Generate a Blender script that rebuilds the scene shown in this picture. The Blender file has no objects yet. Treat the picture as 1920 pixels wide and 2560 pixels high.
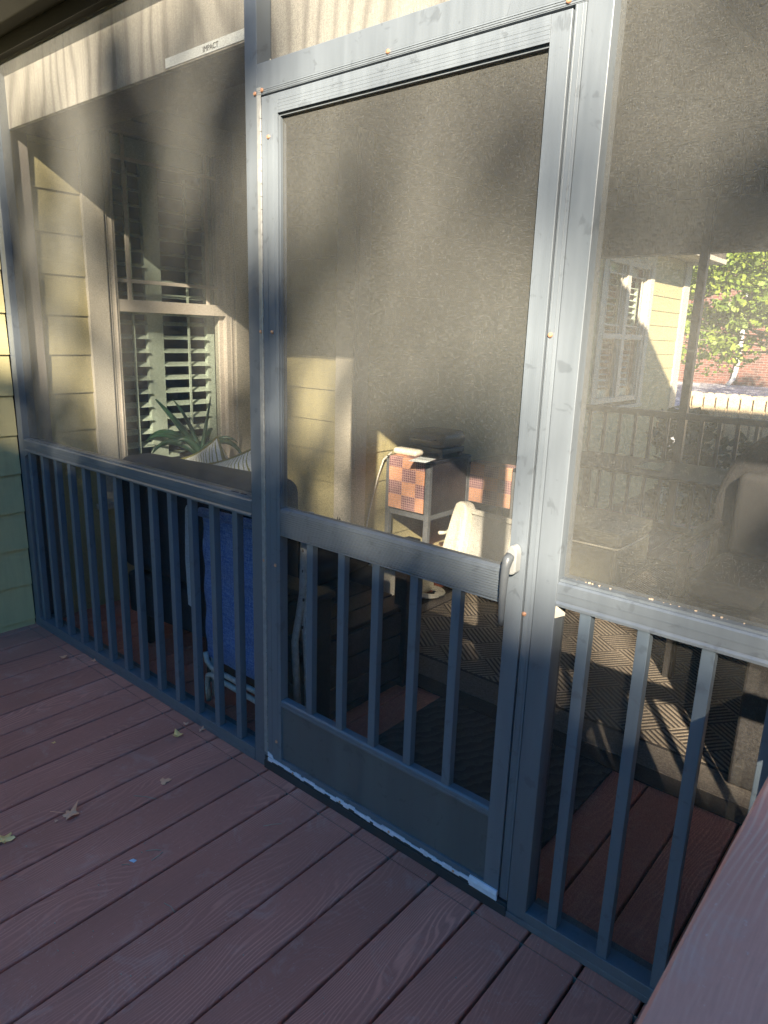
import bpy, math, random
from mathutils import Vector, Matrix
R = random.Random(7)
scn = bpy.context.scene
C = scn.collection
rad = math.radians

# ------------------------------------------------------------------ sun
SV = Vector((1.0, -1.525, 0.945)).normalized()      # direction towards the sun
ELEV = math.asin(SV.z)

# ------------------------------------------------------------------ node helpers
class NB:
    def __init__(s, name):
        s.m = bpy.data.materials.new(name); s.m.use_nodes = True
        s.t = s.m.node_tree; s.t.nodes.clear()
        s.out = s.n('ShaderNodeOutputMaterial')
        s.b = s.n('ShaderNodeBsdfPrincipled'); s.l(s.b.outputs[0], s.out.inputs[0])
        s.co = s.n('ShaderNodeTexCoord')
    def n(s, k, **kw):
        nd = s.t.nodes.new(k)
        for a, v in kw.items(): setattr(nd, a, v)
        return nd
    def l(s, a, b): s.t.links.new(a, b)
    def val(s, sock, v):
        if hasattr(v, 'is_linked') or hasattr(v, 'links'): s.l(v, sock)
        else: sock.default_value = v
    def map(s, scale=(1,1,1), loc=(0,0,0), rot=(0,0,0), src=None):
        m = s.n('ShaderNodeMapping')
        m.inputs['Scale'].default_value = scale; m.inputs['Location'].default_value = loc; m.inputs['Rotation'].default_value = rot
        s.l(src or s.co.outputs['Object'], m.inputs[0]); return m.outputs[0]
    def noise(s, scale, detail=4, rough=.55, vec=None, dist=0):
        n = s.n('ShaderNodeTexNoise'); n.inputs['Scale'].default_value = scale
        n.inputs['Detail'].default_value = detail; n.inputs['Roughness'].default_value = rough; n.inputs['Distortion'].default_value = dist
        s.l(vec or s.co.outputs['Object'], n.inputs['Vector']); return n.outputs['Fac']
    def wave(s, scale, vec, axis='X', dist=0, prof='SIN', detail=2, dscale=1, typ='BANDS'):
        w = s.n('ShaderNodeTexWave', wave_type=typ, wave_profile=prof)
        if typ == 'BANDS': w.bands_direction = axis
        w.inputs['Scale'].default_value = scale; w.inputs['Distortion'].default_value = dist
        w.inputs['Detail'].default_value = detail; w.inputs['Detail Scale'].default_value = dscale
        s.l(vec, w.inputs[0]); return w.outputs['Fac']
    def ramp(s, fac, stops):
        r = s.n('ShaderNodeValToRGB'); s.l(fac, r.inputs[0]); e = r.color_ramp.elements
        while len(e) < len(stops): e.new(.5)
        for i, (p, c) in enumerate(stops):
            e[i].position = p; e[i].color = c if len(c) == 4 else (*c, 1)
        return r.outputs[0]
    def math(s, op, a, b=0.0, c=None):
        m = s.n('ShaderNodeMath', operation=op)
        s.val(m.inputs[0], a); s.val(m.inputs[1], b)
        if c is not None: s.val(m.inputs[2], c)
        return m.outputs[0]
    def mix(s, fac, a, b, mode='MIX'):
        m = s.n('ShaderNodeMix', data_type='RGBA', blend_type=mode)
        s.val(m.inputs[0], fac)
        for i, v in ((6, a), (7, b)):
            if isinstance(v, tuple): m.inputs[i].default_value = v if len(v) == 4 else (*v, 1)
            else: s.l(v, m.inputs[i])
        return m.outputs[2]
    def bump(s, h, strength=.3, dist=.002):
        b = s.n('ShaderNodeBump'); b.inputs['Strength'].default_value = strength; b.inputs['Distance'].default_value = dist
        s.l(h, b.inputs['Height']); s.l(b.outputs[0], s.b.inputs['Normal'])
    def col(s, c):
        if isinstance(c, tuple): s.b.inputs['Base Color'].default_value = (*c[:3], 1)
        else: s.l(c, s.b.inputs['Base Color'])
    def rough(s, r): s.val(s.b.inputs['Roughness'], r)

def simple(name, c, rough=.6, var=.18, scale=9, metal=0, bump=.15, bscale=120, spec=.5):
    k = NB(name)
    n = k.noise(scale, 5); n2 = k.noise(bscale, 3)
    lo = tuple(max(0, v*(1-var)) for v in c); hi = tuple(v*(1+var) for v in c)
    k.col(k.ramp(n, [(.3, lo), (.7, hi)])); k.rough(rough)
    k.b.inputs['Metallic'].default_value = metal
    k.b.inputs['Specular IOR Level'].default_value = spec
    if bump: k.bump(n2, bump, .001)
    return k.m

def alu(name, c, flutes=None):
    """chalky painted aluminium: run-down streaks, water spots, fine brushed flutes"""
    k = NB(name)
    st = k.noise(1, 6, .62, k.map((26, 26, 2.2)))
    sp = k.noise(23, 3, .6, None, .6)
    base = k.ramp(st, [(.25, tuple(v*.86 for v in c)), (.52, c), (.8, tuple(min(1, v*1.16) for v in c))])
    spots = k.ramp(sp, [(.61, (0,0,0)), (.67, (1,1,1))])
    k.col(k.mix(k.math('MULTIPLY', spots, .5), base, tuple(v*.55 for v in c)))
    k.rough(k.ramp(st, [(.3, (.34,)*3), (.8, (.56,)*3)]))
    k.b.inputs['Metallic'].default_value = .0
    k.b.inputs['Specular IOR Level'].default_value = .75
    h = k.noise(260, 2)
    if flutes == 'V':
        w = k.wave(62, k.map(), 'X'); h = k.math('ADD', k.math('MULTIPLY', h, .35), k.math('POWER', w, 3.0))
    if flutes == 'H':
        w = k.wave(62, k.map(), 'Z'); h = k.math('ADD', k.math('MULTIPLY', h, .35), k.math('POWER', w, 3.0))
    k.bump(h, .14 if flutes == 'V' else .22, .0006)
    return k.m

FR = (.100, .118, .138)
M = {}
M['frame'] = alu('bronze_grey_aluminium', FR)
M['frame_v'] = alu('fluted_aluminium_upright', tuple(v*1.12 for v in FR), 'V')
M['frame_h'] = alu('fluted_aluminium_rail', tuple(v*1.12 for v in FR), 'H')
M['baluster'] = alu('baluster_aluminium', (.092, .120, .150))
M['kick'] = alu('kick_panel_aluminium', (.078, .092, .096))
M['black'] = simple('black_rubber', (.03, .033, .037), .6)
M['dark'] = simple('dark_room', (.05, .048, .045), .9, bump=0)
M['hinge'] = simple('worn_steel_hinge', (.30, .31, .31), .4, .15, 60, .4)
M['copper'] = simple('coppery_screw', (.62, .33, .2), .35, .2, 90, .6)
M['smudge'] = simple('dull_scuff', (.07, .075, .075), .8, .2, 60)
M['handle'] = simple('pale_grey_handle_enamel', (.23, .24, .24), .33, .06, 30, bump=.05)
M['lever'] = simple('grey_lever_enamel', (.085, .095, .105), .4, .1, 40, bump=.05)
M['whiteplas'] = simple('worn_white_vinyl', (.62, .64, .72), .5, .12, 60)
M['trim'] = None

# window-like insect screen (real weave as coverage)
def screen_mat(name, cov, col, pitch=.0017):
    k = NB(name)
    tr = k.n('ShaderNodeBsdfTransparent'); mx = k.n('ShaderNodeMixShader')
    df = k.n('ShaderNodeBsdfDiffuse'); tl = k.n('ShaderNodeBsdfTranslucent'); gl = k.n('ShaderNodeBsdfGlossy')
    n = k.noise(5, 4, .6, k.map((1, 1, .45)))
    g = k.noise(430, 2, .6); gv = k.noise(1, 2, .5, k.map((520, 1, 70))); gh = k.noise(1, 2, .5, k.map((60, 1, 480)))
    g = k.math('MULTIPLY_ADD', g, .5, k.math('MULTIPLY', k.math('ADD', gv, gh), .25))
    c = k.ramp(n, [(.3, tuple(v*.86 for v in col)), (.7, tuple(v*1.14 for v in col))])
    k.l(c, df.inputs[0]); k.l(c, tl.inputs[0]); gl.inputs['Color'].default_value = (*[min(1, v*1.6) for v in col], 1); gl.inputs['Roughness'].default_value = .45
    wx = k.wave(.31416/pitch, k.map(), 'X'); wz = k.wave(.31416/pitch, k.map(), 'Z')
    w = k.math('MAXIMUM', wx, wz)
    w = k.math('MULTIPLY_ADD', k.math('POWER', w, 2.5), .34, cov-.17)
    w = k.math('ADD', w, k.math('MULTIPLY_ADD', g, 1.5, -.75))
    k.l(w, mx.inputs[0]); k.l(tr.outputs[0], mx.inputs[1])
    m1 = k.n('ShaderNodeMixShader'); m1.inputs[0].default_value = .15; k.l(df.outputs[0], m1.inputs[1]); k.l(gl.outputs[0], m1.inputs[2])
    m2 = k.n('ShaderNodeMixShader'); m2.inputs[0].default_value = .12; k.l(m1.outputs[0], m2.inputs[1]); k.l(tl.outputs[0], m2.inputs[2])
    k.l(m2.outputs[0], mx.inputs[2]); k.l(mx.outputs[0], k.out.inputs[0])
    return k.m
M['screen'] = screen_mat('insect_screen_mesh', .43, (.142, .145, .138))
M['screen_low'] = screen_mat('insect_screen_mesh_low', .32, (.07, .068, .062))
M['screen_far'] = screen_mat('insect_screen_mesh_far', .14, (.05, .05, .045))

def glass_mat():
    k = NB('window_glass')
    tr = k.n('ShaderNodeBsdfTransparent'); tr.inputs[0].default_value = (.86, .9, .87, 1)
    gl = k.n('ShaderNodeBsdfGlossy'); gl.inputs['Roughness'].default_value = .02
    fr = k.n('ShaderNodeFresnel'); fr.inputs[0].default_value = 1.5
    mx = k.n('ShaderNodeMixShader'); k.l(k.math('MULTIPLY', fr.outputs[0], .32), mx.inputs[0])
    k.l(tr.outputs[0], mx.inputs[1]); k.l(gl.outputs[0], mx.inputs[2]); k.l(mx.outputs[0], k.out.inputs[0])
    return k.m
M['glass'] = glass_mat()

def deck_mat(name, c, gw=.36):
    k = NB(name)
    uv = k.co.outputs['UV']
    warp = k.noise(1, 2, .4, k.map((7, 1.5, 1), src=uv))
    v2 = k.n('ShaderNodeCombineXYZ'); sp = k.n('ShaderNodeSeparateXYZ'); k.l(uv, sp.inputs[0])
    xx = k.math('ADD', k.math('MULTIPLY', sp.outputs[0], 640.0), k.math('MULTIPLY', warp, 150.0))
    ring = k.math('SINE', xx)
    fine = k.noise(1, 5, .7, k.map((420, 14, 1), src=uv))
    big = k.noise(1, 3, .5, k.map((3, 1.2, 1), src=uv))
    mott = k.noise(55, 5, .7)
    g = k.math('MULTIPLY', k.math('SMOOTH_MAX', ring, 0.0, .3), k.ramp(k.noise(1, 2, .5, k.map((4, 1.4, 1), src=uv)), [(.36, (.1,)*3), (.6, (1,)*3)]))
    f = k.math('ADD', k.math('MULTIPLY', g, gw), k.math('MULTIPLY', fine, .85))
    base = k.ramp(f, [(.2, tuple(v*.62 for v in c)), (.48, tuple(v*.9 for v in c)), (.95, tuple(min(1, v*1.9) for v in c))])
    base = k.mix(k.math('MULTIPLY_ADD', mott, .9, -.15), base, tuple(v*1.22 for v in (c[0], c[1]*1.02, c[2]*1.05)))
    base = k.mix(k.ramp(big, [(.3, (0,)*3), (.7, (.8,)*3)]), base, tuple(v*.66 for v in c))
    sc = k.ramp(k.noise(9, 6, .75, None, .8), [(.55, (0,)*3), (.72, (1,)*3)]); sc2 = k.ramp(k.noise(140, 3, .7), [(.66, (0,)*3), (.72, (1,)*3)])
    base = k.mix(k.math('MULTIPLY', sc, .3), base, (.66, .44, .36)); base = k.mix(k.math('MULTIPLY', sc2, .45), base, (.80, .58, .48))
    k.col(base); k.rough(.62); k.b.inputs['Specular IOR Level'].default_value = .35
    k.bump(k.math('ADD', f, k.math('MULTIPLY', mott, .2)), .5, .0012)
    return k.m
M['deck'] = deck_mat('composite_deck_board', (.60, .212, .145))
M['cap'] = deck_mat('composite_cap_rail', (.95, .38, .26), .9)

def siding_mat():
    k = NB('embossed_lap_siding')
    g = k.noise(1, 5, .65, k.map((30, 9, 130)), .3)
    s = k.noise(2.5, 4)
    c = (.43, .385, .205)
    sg = k.ramp(k.noise(1, 5, .7, k.map((18, 18, 3))), [(.45, (0,)*3), (.8, (.5,)*3)])
    k.col(k.mix(sg, k.mix(k.math('MULTIPLY', s, .5), c, tuple(v*.8 for v in c)), tuple(v*.62 for v in c)))
    k.rough(.75); k.bump(g, .55, .0025); return k.m
M['siding'] = siding_mat()
def casing_mat(name, c):
    k = NB(name); g = k.noise(1, 5, .65, k.map((70, 70, 7)), .5)
    k.col(k.ramp(k.noise(3, 4), [(.3, tuple(v*.9 for v in c)), (.7, c)])); k.rough(.65); k.bump(g, .5, .002); return k.m
M['casing'] = casing_mat('beige_wood_casing', (.52, .485, .40))
M['vinyl'] = simple('beige_vinyl_frame', (.52, .475, .40), .5, .06, 5)
M['shutter'] = simple('white_shutter_paint', (.66, .72, .62), .45, .05, 4, bump=0)

def ply_mat():
    k = NB('weathered_plywood_beam')
    w = k.noise(1, 3, .5, k.map((1.6, 1.6, .6)))
    sp = k.n('ShaderNodeSeparateXYZ'); k.l(k.co.outputs['Object'], sp.inputs[0])
    x = k.math('ADD', k.math('MULTIPLY', sp.outputs[0], 70.0), k.math('MULTIPLY', w, 60.0))
    ring = k.math('POWER', k.math('MULTIPLY_ADD', k.math('SINE', x), .5, .5), 3.0)
    fine = k.noise(1, 4, .6, k.map((160, 160, 5)))
    f = k.math('ADD', k.math('MULTIPLY', ring, .4), k.math('MULTIPLY', fine, .6))
    k.col(k.ramp(f, [(.15, (.40, .385, .34)), (.8, (.16, .148, .13))])); k.rough(.8); k.bump(f, .25, .001); return k.m
M['ply'] = ply_mat()
M['ceiling'] = simple('taupe_ceiling_panel', (.24, .22, .20), .85, .08, 3)
M['stripwood'] = simple('grey_batten', (.42, .38, .34), .7)
M['gutter'] = simple('dark_gutter', (.014, .014, .012), .7, spec=.2)
M['roof'] = simple('brown_shingle', (.09, .075, .06), .9, .4, 14)

def leaf_mat(name, c1, c2, trans=.35):
    k = NB(name)
    n = k.noise(3.5, 3); c = k.ramp(n, [(.35, c1), (.65, c2)])
    k.col(c); k.rough(.5)
    tl = k.n('ShaderNodeBsdfTranslucent'); k.l(c, tl.inputs[0]); mx = k.n('ShaderNodeMixShader'); mx.inputs[0].default_value = trans
    k.l(k.b.outputs[0], mx.inputs[1]); k.l(tl.outputs[0], mx.inputs[2]); k.l(mx.outputs[0], k.out.inputs[0]); return k.m
M['leaf'] = leaf_mat('sunlit_foliage', (.11, .20, .03), (.34, .42, .07))
M['leafdark'] = leaf_mat('dense_foliage', (.03, .055, .015), (.06, .09, .03), .15)
M['bark'] = simple('grey_bark', (.10, .08, .06), .9, .3, 20, bump=.6, bscale=40)
M['aloe'] = simple('aloe_leaf', (.024, .062, .034), .42, .3, 25)

def rug_mat():
    k = NB('herringbone_rug')
    v = k.map((1, 1, 1), rot=(0, 0, rad(38)))
    sp = k.n('ShaderNodeSeparateXYZ'); k.l(v, sp.inputs[0]); X, Y = sp.outputs[0], sp.outputs[1]
    b = .17
    fx = k.math('FLOOR', k.math('DIVIDE', X, b)); fy = k.math('FLOOR', k.math('DIVIDE', Y, b))
    par = k.math('MODULO', k.math('ADD', k.math('ADD', fx, fy), 100.0), 2.0)
    q = 2*math.pi/.0215
    s1 = k.math('SINE', k.math('MULTIPLY', X, q)); s2 = k.math('SINE', k.math('MULTIPLY', Y, q))
    s = k.math('ADD', k.math('MULTIPLY', s1, par), k.math('MULTIPLY', s2, k.math('SUBTRACT', 1.0, par)))
    s = k.math('MULTIPLY_ADD', s, .5, .5)
    s = k.math('ADD', s, k.math('MULTIPLY_ADD', k.noise(300, 2), .5, -.25))
    k.col(k.ramp(s, [(.3, (.055, .045, .038)), (.62, (.30, .25, .19))])); k.rough(.95)
    k.bump(s, .6, .003); return k.m
M['rug'] = rug_mat()
M['rug_border'] = simple('rug_border_taupe', (.15, .13, .11), .95, .25, 90, bump=.5)
M['rug_edge'] = simple('rug_edge_dark', (.04, .035, .032), .95, .2, 60, bump=.4)
def mat_mat():
    k = NB('door_mat_ribbed')
    w = k.wave(7, k.map((1, 1, 1), rot=(0, 0, .5)), 'X', 6, 'SAW', 2, 2)
    n = k.noise(120, 3)
    f = k.math('ADD', k.math('MULTIPLY', w, .6), k.math('MULTIPLY', n, .5))
    k.col(k.ramp(f, [(.35, (.018, .02, .024)), (.95, (.07, .07, .075))])); k.rough(.9); k.bump(f, .8, .004); return k.m
M['doormat'] = mat_mat()

def placemat_mat(name, dim=1.0):
    k = NB(name); uv = k.co.outputs['UV']
    sp = k.n('ShaderNodeSeparateXYZ'); k.l(uv, sp.inputs[0]); X, Y = sp.outputs[0], sp.outputs[1]
    fx = k.math('FLOOR', k.math('DIVIDE', X, .104)); fy = k.math('FLOOR', k.math('DIVIDE', Y, .085))
    par = k.math('MODULO', k.math('ADD', k.math('ADD', fx, fy), 100.0), 2.0)
    c = k.mix(par, (.66*dim, .31*dim, .15*dim), (.18*dim, .08*dim, .10*dim))
    g = .0145
    gx = k.math('ABSOLUTE', k.math('SUBTRACT', k.math('FRACT', k.math('DIVIDE', X, g)), .5))
    gy = k.math('ABSOLUTE', k.math('SUBTRACT', k.math('FRACT', k.math('DIVIDE', Y, g)), .5))
    ln = k.math('GREATER_THAN', k.math('MAXIMUM', gx, gy), .39)
    c = k.mix(ln, c, (.50*dim, .33*dim, .29*dim)); k.col(c); k.rough(.8); return k.m
M['placemat'] = placemat_mat('checked_placemat')
M['steelgrey'] = simple('grey_steel_tube', (.16, .17, .18), .4, .15, 20, .3)
M['tabletop'] = simple('black_table_top', (.025, .025, .027), .35)
M['cream'] = simple('cream_plastic', (.72, .68, .56), .45, .05, 6, bump=.05)
M['cream2'] = simple('aged_cream_plastic', (.60, .58, .50), .5, .08, 8, bump=.08)
M['greypanel'] = simple('grey_plastic_panel', (.45, .44, .40), .55, .06, 5, bump=.1)
M['paper'] = simple('pale_paper', (.62, .66, .66), .7, .05, 4, bump=0)
M['bench'] = simple('dark_resin_wood', (.035, .03, .03), .5, .35, 14, bump=.4, bscale=60)
M['bench2'] = simple('worn_resin_planks', (.075, .062, .058), .6, .3, 14, bump=.4, bscale=60)
M['sofa'] = simple('charcoal_blue_upholstery', (.014, .018, .030), .9, .15, 40, bump=.4, bscale=500)
M['wicker'] = simple('black_wicker', (.03, .028, .027), .6, .4, 80, bump=.9, bscale=90)
M['cushion'] = simple('grey_seat_cushion', (.06, .058, .056), .9, .1, 20, bump=.3, bscale=300)
M['ottoman'] = simple('olive_vinyl_cover', (.10, .10, .075), .5, .12, 10, bump=.2)
M['tube'] = simple('chipped_white_tube', (.62, .63, .60), .35, .25, 38, bump=.05)
M['rust'] = simple('rust_spot', (.06, .04, .03), .9)
M['strap'] = simple('pale_blue_strap', (.52, .62, .72), .8, .05)
def denim():
    k = NB('blue_woven_sling')
    wx = k.noise(1, 3, .6, k.map((400, 400, 30))); wz = k.noise(1, 3, .6, k.map((30, 30, 400)))
    f = k.math('MULTIPLY_ADD', k.math('ADD', wx, wz), .5, 0.0)
    wr = k.noise(1, 3, .5, k.map((4, 4, 20)))
    c = k.ramp(f, [(.38, (.06, .16, .62)), (.62, (.34, .55, .95))]); k.col(k.mix(k.math('MULTIPLY', wr, .35), c, (.04, .08, .32))); k.rough(.85)
    k.bump(k.math('ADD', f, k.math('MULTIPLY', wr, 2.0)), .6, .004); return k.m
M['blue'] = denim()
def pillow_mat():
    k = NB('olive_striped_pillow')
    w = k.wave(5.2, k.map((1.5, 1, 1), rot=(0, .45, 0)), 'X', 3.5, 'SIN', 2, 1.1)
    k.col(k.ramp(w, [(.34, (.70, .73, .72)), (.42, (.24, .25, .06)), (.72, (.24, .25, .06)), (.8, (.70, .73, .72))])); k.rough(.9); k.bump(k.noise(500, 2), .3, .001); return k.m
M['pillow'] = pillow_mat()
M['piping'] = simple('olive_piping', (.20, .19, .06), .8)
M['pot'] = simple('dark_clay_pot', (.02, .016, .016), .6)
M['fence'] = simple('weathered_picket', (.62, .50, .33), .8, .2, 8, bump=.4, bscale=40)
M['shelf'] = simple('yellow_tray', (.62, .58, .28), .5)
M['glasstop'] = simple('smoked_table_top', (.03, .034, .034), .5, bump=0, spec=.25)
M['white'] = simple('white_painted_metal', (.68, .68, .66), .5, .08)
def brick_mat():
    k = NB('red_brick')
    b = k.n('ShaderNodeTexBrick'); k.l(k.map((1, 1, 1), rot=(rad(90), 0, 0)), b.inputs['Vector'])
    b.inputs['Scale'].default_value = 1; b.inputs['Brick Width'].default_value = .23; b.inputs['Row Height'].default_value = .078
    b.inputs['Mortar Size'].default_value = .008; b.inputs['Color1'].default_value = (.20, .065, .045, 1); b.inputs['Color2'].default_value = (.10, .038, .03, 1)
    b.inputs['Mortar'].default_value = (.24, .19, .17, 1); k.l(b.outputs[0], k.b.inputs['Base Color']); k.rough(.9); return k.m
M['brick'] = brick_mat()
def grass_mat():
    k = NB('lawn_ground'); k.col(k.ramp(k.noise(1.1, 8, .7), [(.3, (.05, .07, .025)), (.7, (.14, .13, .07))])); k.rough(1); return k.m
M['ground'] = grass_mat()
M['stone'] = simple('pale_patio_stone', (.42, .42, .43), .9, .35, 2.5)
M['leafdry'] = leaf_mat('dry_tan_leaf', (1.0, .40, .20), (1.0, .56, .34), .1)
M['leafyellow'] = leaf_mat('dry_yellow_leaf', (1.0, .52, .14), (1.0, .66, .30), .1)
M['leafgrey'] = leaf_mat('dry_grey_leaf', (.75, .36, .22), (.9, .50, .32), .1)
M['twig'] = simple('pale_pine_needle', (.42, .33, .24), .8)
M['ink'] = simple('black_marker_ink', (.03, .03, .03), .6, bump=0)
M['blackplas'] = simple('black_plastic', (.03, .03, .033), .35, bump=.05)
M['cord'] = simple('white_cord', (.70, .68, .55), .5, bump=0)

# ------------------------------------------------------------------ mesh builder
class MB:
    def __init__(s): s.v = []; s.f = []; s.uv = {}
    def box(s, x0, x1, y0, y1, z0, z1, M4=None):
        b = len(s.v)
        for z in (z0, z1):
            for (x, y) in ((x0, y0), (x1, y0), (x1, y1), (x0, y1)):
                p = Vector((x, y, z)); s.v.append(tuple(M4 @ p if M4 else p))
        for f in ((0,3,2,1), (4,5,6,7), (0,1,5,4), (1,2,6,5), (2,3,7,6), (3,0,4,7)): s.f.append(tuple(b+i for i in f))
        return s
    def prism(s, pts, a, b, axis='x', M4=None):
        """closed 2D profile extruded from a to b along an axis"""
        n = len(pts); o = len(s.v)
        for t in (a, b):
            for (p, q) in pts:
                w = Vector({'x': (t, p, q), 'y': (p, t, q), 'z': (p, q, t)}[axis]); s.v.append(tuple(M4 @ w if M4 else w))
        s.f.append(tuple(o+i for i in range(n))); s.f.append(tuple(o+n+i for i in reversed(range(n))))
        for i in range(n):
            j = (i+1) % n; s.f.append((o+j, o+i, o+n+i, o+n+j))
        return s
    def tube(s, pts, r, seg=8, cap=True, rs=None):
        pts = [Vector(p) for p in pts]; o = len(s.v); n = len(pts)
        up = Vector((0, 0, 1)); last = None
        for i, p in enumerate(pts):
            d = (pts[min(i+1, n-1)]-pts[max(i-1, 0)]).normalized()
            if last is None:
                a = d.cross(up);
                if a.length < 1e-3: a = d.cross(Vector((1, 0, 0)))
            else: a = last - d*last.dot(d)
            a.normalize(); last = a; b = d.cross(a)
            rr = rs[i] if rs else r
            for k in range(seg):
                t = 2*math.pi*k/seg; s.v.append(tuple(p + a*math.cos(t)*rr + b*math.sin(t)*rr))
        for i in range(n-1):
            for k in range(seg):
                k2 = (k+1) % seg; s.f.append((o+i*seg+k, o+i*seg+k2, o+(i+1)*seg+k2, o+(i+1)*seg+k))
        if cap:
            s.f.append(tuple(o+k for k in reversed(range(seg)))); s.f.append(tuple(o+(n-1)*seg+k for k in range(seg)))
        return s
    def lathe(s, prof, cx, cy, seg=24):
        o = len(s.v)
        for (r, z) in prof:
            for k in range(seg):
                t = 2*math.pi*k/seg; s.v.append((cx+r*math.cos(t), cy+r*math.sin(t), z))
        for i in range(len(prof)-1):
            for k in range(seg):
                k2 = (k+1) % seg; s.f.append((o+i*seg+k, o+i*seg+k2, o+(i+1)*seg+k2, o+(i+1)*seg+k))
        s.f.append(tuple(o+k for k in reversed(range(seg)))); s.f.append(tuple(o+(len(prof)-1)*seg+k for k in range(seg)))
        return s
    def quad(s, a, b, c, d): o = len(s.v); s.v += [tuple(a), tuple(b), tuple(c), tuple(d)]; s.f.append((o, o+1, o+2, o+3)); return s
    def build(s, name, mat, parent=None, bev=0, smooth=False, sub=0, seg=2):
        me = bpy.data.meshes.new(name); me.from_pydata(s.v, [], s.f); me.update()
        o = bpy.data.objects.new(name, me); C.objects.link(o)
        if parent: o.parent = parent; o.matrix_parent_inverse = Matrix.Translation(-Vector(parent.location)) if parent.type == 'EMPTY' else Matrix.Identity(4)
        if isinstance(mat, str): mat = M[mat]
        me.materials.append(mat)
        if smooth:
            for p in me.polygons: p.use_smooth = True
        if bev:
            b = o.modifiers.new('bevel', 'BEVEL'); b.width = bev; b.segments = seg; b.limit_method = 'ANGLE'; b.angle_limit = rad(40)
        if sub:
            b = o.modifiers.new('sub', 'SUBSURF'); b.levels = sub; b.render_levels = sub
        return o
def B(*a): return MB().box(*a)

def thing(name, label, cat, loc=(0,0,0), group=None):
    o = bpy.data.objects.new(name, None); C.objects.link(o); o.location = loc; o.empty_display_size = .1
    o['label'] = label; o['category'] = cat
    if group: o['group'] = group
    return o
def tag(o, label, cat, group=None):
    o['label'] = label; o['category'] = cat
    if group: o['group'] = group
    return o
def struct(o, kind='structure'): o['kind'] = kind; return o
def screws(parent, pts, y=-.002, mat='copper', r=.0056):
    for (x, z) in pts:
        m = MB(); seg = 12; o = 0
        for (rr, yy) in ((r, y+.002), (r, y), (r*.75, y-.002), (r*.2, y-.0028)):
            for k in range(seg):
                t = 2*math.pi*k/seg; m.v.append((x+rr*math.cos(t), yy, z+rr*math.sin(t)))
        for i in range(3):
            for k in range(seg):
                k2 = (k+1) % seg; m.f.append((i*seg+k, i*seg+k2, (i+1)*seg+k2, (i+1)*seg+k))
        m.f.append(tuple(3*seg+k for k in range(seg)))
        m.build('screw', mat, parent, smooth=False)

XW = -1.785      # house wall plane
X0 = -1.4444     # deck seam phase
PITCH = .1445

# ------------------------------------------------------------------ ground, deck
g = MB()
nx, ny = 40, 40
def gz(x, y):
    z = -.95
    if y > 11: z += min(1.0, (y-11)/13.0)*1.15
    return z
xs = [-400, -120, -60, -30, -15, -6, 0, 6, 15, 30, 60, 120, 400]
ys = [-400, -120, -60, -30, -10, 0, 5, 9.5, 11, 13, 16, 20, 24, 30, 60, 140, 400]
for y in ys:
    for x in xs: g.v.append((x, y, gz(x, y)))
for j in range(len(ys)-1):
    for i in range(len(xs)-1):
        a = j*len(xs)+i; g.f.append((a, a+1, a+1+len(xs), a+len(xs)))
struct(g.build('ground', 'ground'))
p = MB(); 
for (y0, y1) in ((12.5, 16), (16, 20), (20, 23.9)): p.quad((-16, y0, gz(0, y0)+.02), (10, y0, gz(0, y0)+.02), (10, y1, gz(0, y1)+.02), (-16, y1, gz(0, y1)+.02))
struct(p.build('patio', 'stone'))

def boards(mb, xa, xb, y0, y1, ztop, th=.024, gap=.0075, r=.005):
    """deck boards along y with eased edges and per-board uv offsets"""
    i0 = math.floor((xa-X0)/PITCH); i1 = math.ceil((xb-X0)/PITCH)
    uvs = []
    for i in range(i0, i1):
        a = X0+i*PITCH+gap/2; b = X0+(i+1)*PITCH-gap/2
        dz = R.uniform(-.0008, .0008); zt = ztop+dz
        prof = [(a, zt-th), (a, zt-r), (a+r*.3, zt-r*.3), (a+r, zt), (b-r, zt), (b-r*.3, zt-r*.3), (b, zt-r), (b, zt-th)]
        o = len(mb.v); n = len(prof)
        for y in (y0, y1):
            for (x, z) in prof: mb.v.append((x, y, z)); uvs.append((x-a+i*3.37, y+R.uniform(0, 0)+i*1.93))
        mb.f.append(tuple(o+k for k in range(n))); mb.f.append(tuple(o+n+k for k in reversed(range(n))))
        for k in range(n-1): mb.f.append((o+k+1, o+k, o+n+k, o+n+k+1))
    return uvs
def build_uv(mb, uvs, name, mat, parent=None, **kw):
    ob = mb.build(name, mat, parent, **kw); me = ob.data; l = me.uv_layers.new(name='UVMap')
    for lp in me.loops: l.data[lp.index].uv = uvs[lp.vertex_index]
    return ob
d = MB(); uvs = boards(d, -1.77, 1.56, -4.2, -.048, 0.0)
uvs += boards(d, -1.77, 1.56, -.0445, -.002, 0.0)
uvs += boards(d, -1.77, 4.3, -.002+.001, 4.6, -.002)
struct(build_uv(d, uvs, 'deck', 'deck'))
struct(MB().box(-1.76, 1.5, -.0476, -.0449, -.02, -.0022).build('deck_joint', 'rug_border'))
dj = MB()
for y in (-4, -3, -2, -1.2, -.6, -.13, .5, 1.4, 2.3, 3.2, 4.1): dj.box(-1.77, 1.5 if y < 0 else 4.3, y, y+.04, -.25, -.031)
dj.box(-1.77, 4.3, 4.5, 4.56, -.9, -.031); dj.box(1.50, 1.54, -4.2, -.05, -.3, -.03); dj.box(-1.77, 4.3, -.05, -.01, -.9, -.031)
struct(dj.build('deck_joists', 'dark'))

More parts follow.
